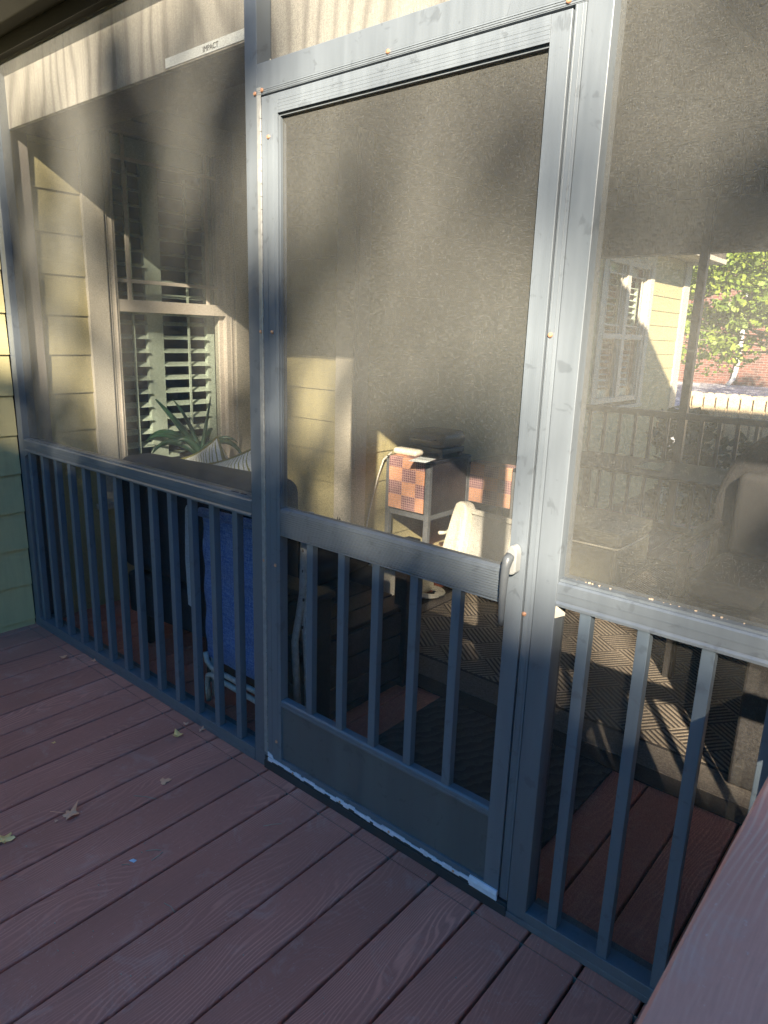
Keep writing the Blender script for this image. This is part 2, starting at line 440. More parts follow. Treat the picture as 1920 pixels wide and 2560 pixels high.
# ------------------------------------------------------------------ house
def siding(mb, ax, fixed, s0, s1, z0, z1, sgn=1, phase=.0305, ex=.1845, butt=.009):
    """lap siding on plane ax=fixed, running s0..s1, facing sgn"""
    k0 = math.floor((z0-phase)/ex)
    z = phase+k0*ex
    while z < z1:
        a = max(z, z0); b = min(z+ex, z1)
        if b-a > .004:
            ta = butt*(1-(a-z)/ex)+.002; tb = butt*(1-(b-z)/ex)+.002
            prof = [(fixed-sgn*.02, a), (fixed+sgn*ta, a), (fixed+sgn*tb, b), (fixed-sgn*.02, b)]
            if ax == 'x': mb.prism(prof, s0, s1, 'y')
            else: mb.prism(prof, s0, s1, 'x')
        z += ex
house = thing('house', 'khaki lap sided house wall with beige trim and shuttered windows', 'house', (XW, 2, -.9))
w = MB()
siding(w, 'x', XW, -4.6, -.004, -.6, 2.62)
siding(w, 'x', XW, .15, .40, -.05, 2.53)
siding(w, 'x', XW, .40, 1.37, -.05, .56); siding(w, 'x', XW, 1.37, 1.60, -.05, 2.53)
siding(w, 'y', 1.60, -1.785, -1.20, -.05, 2.53, -1)
siding(w, 'x', -1.12, 1.66, 3.6, -.05, 2.53)
siding(w, 'x', XW, 3.6, 6.32, -.6, 2.6); siding(w, 'x', XW, 6.32, 7.82, -.6, .66); siding(w, 'x', XW, 7.82, 9.0, -.6, 2.6)
w.build('siding', 'siding', house)
core = MB()
core.box(-1.95, XW-.021, -4.6, .49, -.95, 2.9); core.box(-1.95, XW-.021, 1.275, 6.42, -.95, 2.9)
core.box(-1.95, XW-.021, .49, 1.275, -.95, .6); core.box(-1.95, XW-.021, .49, 1.275, 2.47, 2.9)
core.box(-1.95, XW-.021, 6.42, 7.72, -.95, .72); core.box(-1.95, XW-.021, 6.42, 7.72, 2.45, 2.9); core.box(-1.95, XW-.021, 7.72, 9.2, -.95, 2.9)
core.box(XW-.02, -1.141, 1.621, 3.6, -.1, 2.53)
# outer walls of the house, so it is a closed volume
core.box(-8.2, -8.0, -4.6, 9.2, -.95, 2.9); core.box(-8.0, -1.951, -4.6, -4.4, -.95, 2.9); core.box(-8.0, -1.951, 9.0, 9.2, -.95, 2.9)
core.box(-8.0, -1.951, -4.4, 9.0, -.2, -.02); core.box(-8.2, XW-.021, -4.6, 9.2, 2.901, 2.95)
core.build('wall_core', 'dark', house)
tr = MB()
tr.box(XW+.001, XW+.026, .385, .49, .56, 2.53); tr.box(XW+.001, XW+.026, 1.275, 1.385, .56, 2.53)
tr.box(XW+.001, XW+.024, .49, 1.275, 2.44, 2.53); tr.box(XW+.001, XW+.04, .36, 1.41, .53, .56)
tr.build('window_casing', 'casing', house, bev=.002)
cb = MB(); cb.box(XW+.001, XW+.03, .062, .15, 0, 2.53); cb.build('corner_board', 'ceiling', house, bev=.002)
ct = MB()
ct.box(-1.235, -1.095, 1.572, 1.598, .27, 2.52); ct.box(-1.119, -1.095, 1.599, 1.70, .27, 2.52)
cto = ct.build('corner_trim', 'casing', house, bev=.002)
ik = MB()
for (a, b, c_, d_) in ((-1.20, .335, -1.197, .385), (-1.183, .335, -1.180, .385)): ik.box(a, c_, 1.569, 1.5715, b, d_)
ik.box(-1.212, -1.168, 1.569, 1.5705, .358, .362); ik.box(-1.205, -1.172, 1.569, 1.5705, .372, .375)
ik.build('marker_scribble', 'ink', cto)
ct2 = MB(); ct2.box(XW+.001, XW+.028, 8.97, 9.21, -.9, 2.6); ct2.box(-1.9, XW+.0, 9.201, 9.225, -.9, 2.6); ct2.build('corner_trim', 'casing', house, bev=.002)
rf = MB()
rf.prism([(-8.6, 2.951), (-1.45, 2.62), (-1.45, 2.76), (-5.0, 4.6), (-8.6, 3.1)], 4.7, 9.6, 'y')
rf.prism([(-8.6, 2.951), (-1.83, 2.951), (-5.0, 4.6), (-8.6, 3.1)], -4.8, 4.69, 'y')
rf.build('roof', 'roof', house)
ev = MB(); ev.box(-1.9, -1.42, 4.7, 9.55, 2.56, 2.62); ev.build('eave_soffit', 'casing', house)

def window(y0, y1, z0, z1, zm, prairie, nsash=1):
    """double hung window set in plane XW: frame part with panes and shutters as sub-parts"""
    fr = MB(); x1 = XW+.012; x0 = XW-.06
    t = .06
    fr.box(x0, x1, y0, y0+t, z0, z1); fr.box(x0, x1, y1-t, y1, z0, z1)
    fr.box(x0, x1-.001, y0+t, y1-t, z1-t, z1); fr.box(x0, x1-.001, y0+t, y1-t, z0, z0+t)
    # lines of the track
    fr.box(x1, x1+.005, y0+.012, y0+.018, z0+.01, z1-.01); fr.box(x1, x1+.005, y0+.04, y0+.047, z0+.01, z1-.01); fr.box(x1, x1+.005, y1-.03, y1-.02, z0+.01, z1-.01)
    wdt = (y1-y0-2*t)/nsash
    for k in range(nsash):
        a = y0+t+k*wdt; b = a+wdt
        if k: fr.box(x0, x1, a-.05, a+.05, z0+t, z1-t); a += .05
        if k < nsash-1: b -= .05
        fr.box(x0-.0, x1-.004, a, b, zm-.03, zm+.03)
        fr.box(x0, x1-.03, a, a+.012, z0+t, z1-t); fr.box(x0, x1-.03, b-.03, b, z0+t, z1-t)
        if prairie:
            for yy in (a+.075, b-.105): fr.box(XW-.035, XW-.022, yy, yy+.02, zm+.03, z1-t)
            for zz in (zm+.115, z1-t-.12): fr.box(XW-.0352, XW-.0218, a+.012, b-.03, zz, zz+.018)
    f = fr.build('window', 'vinyl', house, bev=.0015)
    pn = MB()
    for k in range(nsash):
        a = y0+t+k*wdt; b = a+wdt
        pn.quad((XW-.029, a, z0+t), (XW-.029, b, z0+t), (XW-.029, b, z1-t), (XW-.029, a, z1-t))
    pn.build('pane', 'glass', f)
    # plantation shutter behind the glass
    sh = MB(); xs_ = XW-.115
    for k in range(nsash):
        a = y0+t+k*wdt+.005; b = a+wdt-.01; mid = (a+b)/2 if nsash == 1 else None
        panels = [(a, mid-.025+.0), (mid-.025, b)] if nsash == 1 else [(a, b)]
        if nsash == 1: panels = [(a-.03, .824), (.824, b)]
        for (pa, pb) in panels:
            sh.box(xs_-.014, xs_+.014, pa, pa+.046, z0+.05, z1-.05); sh.box(xs_-.014, xs_+.014, pb-.05, pb, z0+.05, z1-.05)
            for (za, zb) in ((z0+.05, z0+.15), (z1-.14, z1-.05), (zm-.04, zm+.03)): sh.box(xs_-.0135, xs_+.0135, pa+.046, pb-.05, za, zb)
            z = z0+.19
            while z < z1-.16:
                if not (zm-.06 < z < zm+.05):
                    M4 = Matrix.Translation((xs_, 0, z)) @ Matrix.Rotation(rad(20), 4, 'Y')
                    pr = [(-.033, 0), (-.02, -.004), (.02, -.004), (.033, 0), (.02, .004), (-.02, .004)]
                    sh.prism(pr, pa+.047, pb-.051, 'y', M4)
                z += .0735
            ym = (pa+pb)/2
            if nsash == 1: sh.box(xs_+.036, xs_+.044, ym-.006, ym+.006, z0+.2, z1-.2)
    sh.build('shutter', 'shutter', f)
    return f
window(.49, 1.275, .56, 2.44, 1.567, True)
window(6.42, 7.72, .75, 2.40, 1.53, True, 2)
tr2 = MB(); tr2.box(XW+.001, XW+.026, 6.3, 6.42, .66, 2.55); tr2.box(XW+.001, XW+.026, 7.72, 7.84, .66, 2.55); tr2.box(XW+.001, XW+.024, 6.42, 7.72, 2.40, 2.55); tr2.box(XW+.001, XW+.04, 6.28, 7.86, .66, .70)
tr2.build('window_casing', 'casing', house, bev=.002)

# ------------------------------------------------------------------ porch roof
roof = thing('porch_roof', 'porch roof with plywood wrapped beam and flat taupe ceiling', 'roof', (0, 2, 2.6))
MB().box(XW+.001, 4.2, .065, .084, 2.262, 2.575).build('front_beam', 'ply', roof, bev=.002)
MB().box(XW+.004, 4.2, .0841, .30, 2.270, 2.575).build('beam_core', 'rug_border', roof)
MB().box(-.018, .938, .0505, .0640, 2.118, 2.555).build('transom_panel', 'ply', roof)
MB().box(XW+.03, 4.2, 4.37, 4.5, 2.135, 2.575).build('back_beam', 'stripwood', roof, bev=.002)
MB().box(XW, 4.2, .03, 4.6, 2.576, 2.62).build('ceiling', 'ceiling', roof)
MB().box(XW, 4.2, .30, 4.37, 2.515, 2.575).build('ceiling_panel', 'ceiling', roof)
MB().box(.72, .80, .305, 4.36, 2.497, 2.5145).build('ceiling_batten', 'stripwood', roof, bev=.003)
rr = MB(); rr.prism([(-.02, 2.621), (-.07, 2.66), (2.3, 5.03), (4.75, 2.70), (4.7, 2.621)], XW-.2, 4.4, 'x'); rr.build('shingles', 'roof', roof)
gt = MB(); gt.prism([(-.02, 2.545), (-.07, 2.545), (-.115, 2.60), (-.115, 2.66), (-.02, 2.66)], XW-.3, 4.4, 'x'); gt.build('gutter', 'gutter', roof, bev=.004)
MB().box(XW, 4.2, -.0195, .064, 2.558, 2.5755).build('soffit_board', 'gutter', roof)
# pale label strip stuck on the bottom edge of the beam
ls = MB(); ls.box(-.545, -.10, .0625, .0648, 2.268, 2.296); st = ls.build('label_strip', 'paper', roof)
cu = bpy.data.curves.new('lettering', 'FONT'); cu.body = 'IMPACT'; cu.size = .022; cu.extrude = .0004
to = bpy.data.objects.new('lettering', cu); C.objects.link(to)
bpy.context.view_layer.update()
me = bpy.data.meshes.new_from_object(to.evaluated_get(bpy.context.evaluated_depsgraph_get())); bpy.data.objects.remove(to)
lt = bpy.data.objects.new('lettering', me); C.objects.link(lt); me.materials.clear(); me.materials.append(M['ink'])
me.transform(Matrix.Translation((-.345, .0619, 2.274)) @ Matrix.Rotation(rad(90), 4, 'X')); lt.parent = st

# ------------------------------------------------------------------ screen wall
def rail_profile(x0, x1):
    m = MB()
    m.prism([(0, .897), (0, .935), (.004, .939), (.010, .9395), (.010, .945), (.052, .945), (.052, .897)][::-1], x0, x1, 'x')
    m.prism([(-.003, .884), (-.003, .890), (.002, .8965), (.050, .8965), (.050, .884)][::-1], x0, x1, 'x')
    m.box(x0, x1, -.0012, -.0001, .9145, .9155)
    return m
def screen(x0, x1, z0, z1, y, parent, mat='screen'):
    m = MB(); m.quad((x0, y, z0), (x1, y, z0), (x1, y, z1), (x0, y, z1)); return m.build('insect_screen', mat, parent)
def balusters(xs_, z0, z1, y0, parent, w=.026):
    for x in xs_: MB().box(x, x+w, y0, y0+w, z0, z1).build('baluster', 'baluster', parent, bev=.0012)

# left bay
lb = thing('screen_bay', 'screened porch bay with dark picket railing between green siding and door post', 'porch screen', (-.9, 0, 0))
pm = MB(); pm.box(-1.777, -1.726, 0, .068, .0, 2.557); pm.build('corner_post', 'frame', lb, bev=.0015)
rail_profile(-1.7255, -.0725).build('top_rail', 'frame', lb)
sm = MB(); sm.box(-1.777, -.0725, -.002, .066, -.001, .047); sm.box(-1.7255, -.0725, -.004, -.0021, .002, .019); sm.build('sill', 'frame', lb, bev=.0015)
MB().box(-1.7255, -.0725, 0.002, .05, 2.50, 2.5575).build('head_channel', 'gutter', lb, bev=.001)
balusters([-1.695+.1265*i for i in range(13)], .0475, .8835, .002, lb)
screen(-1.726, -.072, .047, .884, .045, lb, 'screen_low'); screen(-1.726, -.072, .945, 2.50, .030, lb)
sg = MB(); sg.box(-.2, -.165, .018, .024, .9452, .9468); sg.box(-.15, -.122, .018, .024, .9452, .9468); sg.build('weep_slot', 'black', lb)
br = MB(); br.prism([(-1.7255, .858), (-1.7255, .8835), (-1.69, .8835), (-1.69, .874)], .0, .002, 'y'); br.build('bracket', 'frame', lb)

# door frame
df = thing('door_frame', 'grey aluminium door frame with two posts and header around the screen door', 'door frame', (.46, 0, 0))
MB().box(-.072, -.0205, 0, .055, -.001, 2.557).build('hinge_post', 'frame', df, bev=.0015)
jm = MB(); jm.box(-.0202, -.0035, -.0015, .03, .048, 2.081); jm.build('hinge_jamb', 'frame_v', df, bev=.0008)
jr = MB(); jr.box(.9165, .9395, -.002, .03, .048, 2.084); jr.box(.9195, .9215, -.0035, -.0021, .05, 2.083); jr.box(.932, .934, -.0035, -.0021, .05, 2.083); jr.build('latch_jamb', 'frame_v', df, bev=.0006)
MB().box(.940, .9935, 0, .056, -.001, 2.557).build('latch_post', 'frame', df, bev=.0015)
hd = MB(); hd.box(-.020, .9395, .0, .055, 2.0995, 2.163); hd.build('header', 'frame', df, bev=.0015)
hl = MB(); hl.box(-.0202, .9395, -.002, .03, 2.0845, 2.0993)
for z in (2.0865, 2.091, 2.0955): hl.box(-.0202, .9395, -.0032, -.0021, z, z+.0012)
hl.build('header_strip', 'frame_h', df)
MB().box(-.0202, .9395, .002, .05, 2.50, 2.5575).build('head_channel', 'gutter', df, bev=.001)
screen(-.020, .9395, 2.163, 2.50, .048, df)
th = MB(); th.box(-.0195, .9395, -.006, .05, -.0005, .030); th.box(-.0195, .9395, -.003, .05, .0302, .038); th.build('threshold', 'black', df, bev=.002)
br = MB(); br.prism([(-.0198, 2.1635), (-.0198, 2.19), (.012, 2.1635)], .046, .0475, 'y'); br.build('corner_bracket', 'casing', df)
hg = MB()
nk = 60
for i in range(nk):
    z = .075+i*(2.06-.075)/nk; hg.tube([(-.0015, -.0045, z), (-.0015, -.0045, z+(2.06-.075)/nk-.0016)], .0032, 8)
hg.box(-.0195, -.002, -.0028, -.0018, .06, 2.104)
hg.build('piano_hinge', 'hinge', df)
screws(df, [(.45, 2.098), (.902, 2.093), (.004, 2.095), (.919, .842), (.924, 1.474)], -.0045)
screws(df, [(-.027, 2.092), (-.017+.004, 1.461), (-.011, .753)], -.003)
screws(df, [(-.004, 2.172)], .0455)

# door leaf
dr = thing('screen_door', 'grey aluminium screen door with white lever handle and solid kick panel', 'door', (.46, 0, .04))
ls_ = MB(); ls_.box(.003, .067, -.0045, .028, .048, 2.078); ls_.box(.0235, .0245, -.0056, -.0046, .05, 2.02); ls_.box(.052, .0535, -.0056, -.0046, .05, 2.03); ls_.build('stile', 'frame_v', dr, bev=.001)
rs_ = MB(); rs_.box(.868, .9125, -.0045, .028, .048, 2.078); rs_.build('stile', 'frame_v', dr, bev=.001)
tp = MB(); tp.box(.0672, .8678, -.0045, .028, 2.030, 2.078)
for z in (2.036, 2.044, 2.052, 2.060): tp.box(.0672, .8678, -.0049, -.0046, z, z+.0014)
tp.build('top_stretcher', 'frame_h', dr, bev=.0008)
mr = MB(); mr.box(.0672, .8678, -.002, .028, .857, .932); mr.prism([(-.002, .9325), (-.002, .936), (.010, .940), (.028, .940), (.028, .9325)][::-1], .0672, .8678, 'x')
for i in range(11): mr.box(.0672, .8678, -.0052, -.0021, .8605+i*.0066, .8605+i*.0066+.0028)
mr.box(.0672, .8678, -.003, .0265, .8515, .8563)
mr.build('middle_stretcher', 'frame_h', dr, bev=.0005)
kp = MB(); kp.box(.0672, .8678, .004, .012, .068, .264); kp.build('kick_panel', 'kick', dr)
kr = MB(); kr.box(.0672, .8678, -.003, .026, .264, .280); kr.prism([(-.003, .2803), (-.003, .2835), (.004, .287), (.026, .287), (.026, .2803)][::-1], .0672, .8678, 'x'); kr.box(.0672, .8678, -.0042, -.0031, .270, .272)
kr.build('kick_trim', 'frame_h', dr, bev=.0006)
br_ = MB(); br_.box(.0672, .8678, -.003, .026, .048, .0675); br_.build('bottom_stretcher', 'frame', dr, bev=.001)
for x in (.180, .311, .442, .576, .711): MB().box(x, x+.026, .002, .024, .2873, .8512).build('baluster', 'baluster', dr, bev=.0012)
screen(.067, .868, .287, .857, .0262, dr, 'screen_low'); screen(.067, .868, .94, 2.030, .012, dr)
sb = MB()
for (a, b, c_, d_) in ((.0675, .0705, .94, 2.029), (.8648, .8677, .94, 2.029)): sb.box(a, b, .003, .013, c_, d_)
sb.box(.0706, .8647, .003, .013, 2.0235, 2.0295); sb.build('spline_bead', 'frame', dr)
# worn white door sweep with a ragged lower edge
sw = MB(); x = .004
prev = .0435
while x < .826:
    w_ = R.uniform(.012, .035); lo = .0415+R.uniform(-.004, .004); hi = .0535+R.uniform(-.004, .0025)
    sw.box(x, min(x+w_, .827)-.0001, -.0085, -.005, lo, hi); x += w_
sw.prism([(.004, .055), (.030, .055), (.024, .066), (.004, .072)], -.0085, -.0055, 'y')
sw.prism([(-.0095, .036), (-.0095, .051), (-.013, .054), (-.010, .066), (-.005, .066), (-.005, .036)][::-1], .8275, .9125, 'x')
sw.build('door_sweep', 'whiteplas', dr)
screws(dr, [(.031, 1.976), (.041, 1.461), (.047, .751), (.0455, .126)], -.0062)
screws(dr, [(.13, .047), (.345, .047), (.545, .047), (.775, .047)], -.009, 'copper', .004)
# handle
hb = MB()
prof = [(.888+.013*math.cos(t), .985+.022*math.sin(t) if math.sin(t) >= 0 else .950+.013*math.sin(t)) for t in [2*math.pi*i/28 for i in range(28)]]
hb.prism(prof[::-1], -.030, -.0048, 'y')
hbo = hb.build('handle', 'handle', dr, bev=.003, smooth=False)
lv = MB(); lv.tube([(.885, -.028, .982), (.884, -.037, .975), (.882, -.041, .955), (.880, -.041, .915), (.879, -.039, .87), (.878, -.036, .83), (.878, -.034, .812)], .01, 14, rs=[.0115, .0125, .0105, .0095, .0085, .0075, .0065])
lv.build('lever', 'lever', hbo, smooth=True)

# right bay
rb = thing('screen_bay', 'screened porch bay with dark picket railing to the right of the door', 'porch screen', (1.8, 0, 0))
rail_profile(.994, 2.95).build('top_rail', 'frame', rb)
sm = MB(); sm.box(.9938, 2.95, -.002, .066, -.001, .047); sm.box(.94, 2.95, -.004, -.0021, .002, .019); sm.build('sill', 'frame', rb, bev=.0015)
MB().box(.994, 2.95, .002, .05, 2.50, 2.5575).build('head_channel', 'gutter', rb, bev=.001)
MB().box(2.95, 3.0, 0, .056, -.001, 2.557).build('post', 'frame', rb, bev=.0015)
balusters([1.0515+.129*i for i in range(14)], .0475, .8835, .002, rb)
screen(.9935, 2.95, .047, .884, .045, rb, 'screen_low'); screen(.9935, 2.95, .945, 2.50, .030, rb)
br = MB(); br.prism([(.9942, .8525), (.9942, .8835), (1.018, .872), (1.018, .866)], .0, .002, 'y'); br.build('corner_bracket', 'casing', rb)
# pollen crumbs along the rail
cr = MB()
for i in range(60):
    x = R.uniform(1.0, 2.2); s_ = R.uniform(.0008, .003); cr.box(x, x+s_*1.6, .028-s_, .028, .9452, .9452+s_)
cr.build('debris', 'twig', rb)['kind'] = 'stuff'


fb = thing('screen_bay', 'far screened porch bay in shade with slim posts and rail', 'porch screen', (0, 4.3, 0))
for x in (-1.70, -.14, 1.45, 3.0): MB().box(x, x+.06, 4.28, 4.335, 0, 2.50).build('post', 'frame', fb, bev=.0015)
MB().box(-1.64, 3.0, 4.285, 4.33, .895, .945).build('top_rail', 'frame', fb, bev=.001); MB().box(-1.64, 3.0, 4.285, 4.33, 0, .045).build('sill', 'frame', fb)
balusters([-1.52+.129*i for i in range(34) if abs(-1.52+.129*i+.11) > .06], .0455, .8945, 4.29, fb)
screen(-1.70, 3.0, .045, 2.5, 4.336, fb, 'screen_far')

# deck rail in the foreground
dk = thing('deck_railing', 'brown composite deck railing cap close to the camera', 'railing', (1.58, -1.5, 0))
cp = MB(); cprof = [(1.517, .893), (1.517, .914), (1.521, .918), (1.655, .918), (1.659, .914), (1.659, .893)]
o = 0; cuv = []
for y in (-3.6, -.004):
    for (x, z) in cprof: cp.v.append((x, y, z)); cuv.append((x*.9+2.2, y))
n = 6; cp.f.append(tuple(range(n))[::-1]); cp.f.append(tuple(range(n, 2*n)))
for k in range(n): cp.f.append((k, (k+1) % n, n+(k+1) % n, n+k))
build_uv(cp, cuv, 'cap', 'cap', dk)
for y in (-.10, -1.9, -3.5): MB().box(1.545, 1.63, y-.045, y+.045, -.6, .892).build('post', 'cap', dk)
MB().box(1.57, 1.60, -3.45, -.147, .84, .8925).build('top_rail', 'baluster', dk); MB().box(1.57, 1.60, -3.45, -.147, .06, .10).build('bottom_rail', 'baluster', dk)
for i in range(24):
    y = -.28-.13*i
    if abs(y+1.9) > .07: MB().box(1.575, 1.595, y, y+.02, .1005, .8395).build('baluster', 'baluster', dk)

# ------------------------------------------------------------------ porch contents
def rugs():
    r = thing('rug', 'large brown herringbone outdoor rug with dark border', 'rug', (1, 1.9, 0))
    MB().box(-.62, 3.0, .812, 3.4, 0.0, .006).build('edge_binding', 'rug_edge', r)
    MB().box(-.53, 2.9, .905, 3.3, .0062, .009).build('border', 'rug_border', r)
    MB().box(-.46, 2.8, 1.055, 3.2, .0092, .0105).build('border_line', 'rug_edge', r)
    MB().box(-.445, 2.79, 1.070, 3.18, .0107, .0125).build('field', 'rug', r)
rugs()
dm = MB(); dm.box(.15, .893, .20, .803, .0, .010); tag(dm.build('door_mat', 'doormat', bev=.003), 'black ribbed door mat just inside the screen door', 'door mat')

def rbox(x0, x1, y0, y1, z0, z1, name, mat, parent, r=.03, sub=2, M4=None):
    m = MB(); m.box(x0, x1, y0, y1, z0, z1, M4); o = m.build(name, mat, parent, smooth=True)
    b = o.modifiers.new('bevel', 'BEVEL'); b.width = r; b.segments = 4; return o
# sofa with back to the screen
sf = thing('sofa', 'charcoal blue upholstered porch sofa standing behind the left railing', 'sofa', (-.8, .6, 0))
Ms = Matrix.Translation((-1.27, .19, 0)) @ Matrix.Rotation(rad(6), 4, 'Z')
rbox(0, .95, 0, .20, .38, .905, 'back_cushion', 'sofa', sf, .06, M4=Ms)
rbox(0.02, .93, .02, .82, .16, .36, 'base', 'sofa', sf, .02, M4=Ms)
rbox(.06, .475, .22, .80, .37, .52, 'seat_cushion', 'sofa', sf, .05, M4=Ms); rbox(.485, .90, .22, .80, .37, .52, 'seat_cushion', 'sofa', sf, .05, M4=Ms)
for (a, b) in ((.06, .06), (.86, .06), (.06, .76), (.86, .76)): MB().box(a, a+.05, b, b+.05, 0.002, .159, Ms).build('leg', 'bench', sf)
def pillow(cx, cy, cz, w, h, t, M4, label):
    m = MB(); n = 12
    for side in (-1, 1):
        for j in range(n+1):
            for i in range(n+1):
                u = i/n*2-1; v = j/n*2-1
                k = 1-.10*(abs(u)**2*(1-abs(v)**2)+abs(v)**2*(1-abs(u)**2))*0
                pin = 1-.09*(1-v*v)*abs(u)**6 ; pin2 = 1-.09*(1-u*u)*abs(v)**6
                th = t/2*(max(0, 1-u*u)**.5)*(max(0, 1-v*v)**.5)
                m.v.append(tuple(M4 @ Vector((cx+u*w/2*pin, cy+side*th, cz+v*h/2*pin2))))
    N = (n+1)**2
    for s in (0, 1):
        for j in range(n):
            for i in range(n):
                a = s*N+j*(n+1)+i; f = (a, a+1, a+n+2, a+n+1); m.f.append(f if s == 0 else f[::-1])
    o = m.build('throw_pillow', 'pillow', smooth=True); tag(o, label, 'pillow', 'striped pillows on the sofa')
    e = MB(); pts = []
    for k in range(4*n+1):
        q = k/n; s_ = int(q) % 4; f = (q % 1)*2-1
        u, v = [(f, -1), (1, f), (-f, 1), (-1, -f)][s_]
        pin = 1-.09*(1-v*v)*abs(u)**6; pin2 = 1-.09*(1-u*u)*abs(v)**6
        pts.append(M4 @ Vector((cx+u*w/2*pin, cy, cz+v*h/2*pin2)))
    e.tube(pts, .006, 6); e.build('piping', 'piping', o, smooth=True)
pillow(0, 0, 0, .46, .44, .16, Matrix.Translation((-1.12, .62, .70)) @ Matrix.Rotation(rad(-6), 4, 'Z') @ Matrix.Rotation(rad(10), 4, 'X') @ Matrix.Rotation(rad(-22), 4, 'Y'), 'olive and white striped pillow beside the aloe plant, at the back')
pillow(0, 0, 0, .50, .46, .18, Matrix.Translation((-.78, .48, .705)) @ Matrix.Rotation(rad(4), 4, 'Z') @ Matrix.Rotation(rad(8), 4, 'X') @ Matrix.Rotation(rad(-17), 4, 'Y'), 'olive and white striped pillow nearest the door post, on the sofa')

# aloe plant on a stand
al = thing('aloe_plant', 'potted aloe with long arching green leaves in front of the window', 'potted plant', (-1.5, .82, 0))
PX, PY, PZ = -1.50, .82, .80
MB().lathe([(.075, .62), (.105, .80), (.112, .80), (.112, .815), (.10, .815), (.095, .79), (.002, .79)], PX, PY).build('pot', 'pot', al, smooth=False)
sd = MB(); sd.box(PX-.15, PX+.15, PY-.15, PY+.15, .595, .618)
for a in (-1, 1):
    for b in (-1, 1): sd.box(PX+a*.13-.012, PX+a*.13+.012, PY+b*.13-.012, PY+b*.13+.012, .002, .594)
sd.build('plant_stand', 'bench', al)
lf = [(-40, .34, .33, .1), (175, .30, .12, .02), (215, .36, .16, -.12), (150, .42, .10, -.10), (15, .34, .16, -.08), (40, .30, .13, -.02), (-15, .38, .12, -.12), (100, .16, .30, .22), (230, .22, .30, .28), (300, .24, .10, -.05), (262, .30, .14, -.02), (195, .18, .22, .2)]
lfm = [((-.42, -.02, .27), (-.20, -.0, .14), .019), ((-.28, .02, .26), (-.12, .02, .16), .012), ((-.44, -.08, -.02), (-.26, -.04, .16), .020), ((-.36, -.12, .02), (-.2, -.06, .12), .017),
       ((-.22, -.16, -.02), (-.14, -.08, .10), .022), ((.36, .02, -.01), (.20, 0, .16), .019), ((.30, -.08, .0), (.17, -.04, .11), .016), ((.02, .06, .30), (.02, .02, .14), .010), ((.16, .12, .06), (.1, .06, .12), .014), ((-.1, .15, .1), (-.06, .1, .12), .016), ((-.05, -.12, .06), (-.02, -.06, .1), .02)]
lm = MB()
for (tip, mid, r0) in lfm:
    tip = Vector(tip); mid = Vector(mid); base = Vector((0, 0, -.01)); pts = []; rs = []
    for i in range(11):
        t = i/10; p_ = base*(1-t)**2 + mid*2*t*(1-t)*1.15 + tip*t*t; pts.append(p_+Vector((PX, PY, PZ+.02))); rs.append(r0*(1.15-t**1.5*1.08)+.0012)
    lm.tube(pts, .01, 8, rs=rs)
lm.build('leaves', 'aloe', al, smooth=True)

# blue folding chair folded against the railing
bc = thing('folding_chair', 'blue fabric folding chair with white tube frame leaning behind the railing', 'folding chair', (-.33, .12, 0))
fm = MB(); nxx, nzz = 14, 24
for side in (0, 1):
    for j in range(nzz+1):
        for i in range(nxx+1):
            u = i/nxx; v = j/nzz; x = -.515+u*.42; z = .205+v*.60
            th = .016*(1-(2*u-1)**6)**.5*(1-(2*v-1)**8)**.5+.001
            y = .125+(-th if side == 0 else th)+.004*math.sin(v*23+u*3)+.003*math.sin(u*9)
            fm.v.append((x, y, z))
N = (nxx+1)*(nzz+1)
for s_ in (0, 1):
    for j in range(nzz):
        for i in range(nxx):
            a = s_*N+j*(nxx+1)+i; f = (a, a+1, a+nxx+2, a+nxx+1); fm.f.append(f if s_ == 0 else f[::-1])
fm.build('sling', 'blue', bc, smooth=True)
hm = MB(); hm.tube([(-.51, .112, .80), (-.09, .112, .815)], .018, 10); hm.build('sling_hem', 'blue', bc, smooth=True)
tb = MB()
tb.tube([(-.498, .105, .235), (-.49, .105, .20), (-.46, .105, .182), (-.40, .105, .178), (-.08, .105, .176)], .0105, 10)
tb.tube([(-.478, .10, .035), (-.485, .10, .11), (-.478, .10, .145), (-.455, .10, .155), (-.42, .10, .150), (-.08, .10, .140)], .0105, 10)
tb.tube([(-.49, .14, .22), (-.475, .13, .045)], .0145, 10)
tb.tube([(-.09, .14, .22), (-.09, .13, .03)], .0125, 10)
tb.build('frame', 'tube', bc, smooth=True)
sp_ = MB(); sp_.prism([(-.588, .80), (-.578, .815), (-.566, .80), (-.575, .62), (-.56, .42), (-.568, .405), (-.592, .41), (-.60, .60)], .098, .102, 'y'); sp_.build('strap', 'strap', bc)
# second folded frame behind the door
ff = thing('folded_frame', 'two chipped white metal tubes of a folded chair leaning inside the door', 'folding chair', (.04, .11, 0))
t_ = MB(); t_.tube([(.050, .12, .90), (.043, .115, .62), (.022, .10, .45), (.030, .105, .19)], .0125, 12); t_.build('leg', 'tube', ff, smooth=True)
t_ = MB(); t_.tube([(.058, .135, .90), (.040, .13, .50), (.052, .13, .35), (.062, .125, .19)], .0115, 12); t_.build('leg', 'tube', ff, smooth=True)
for (x, z) in ((.05, .77), (.048, .70), (.052, .60), (.047, .50), (.035, .40), (.05, .30)): MB().box(x, x+.005, .105, .112, z, z+.011).build('rivet', 'rust', ff, bev=.002)
ft = MB(); ft.box(.02, .075, .095, .14, .002, .19); ft.build('foot', 'bench', ff, bev=.01)

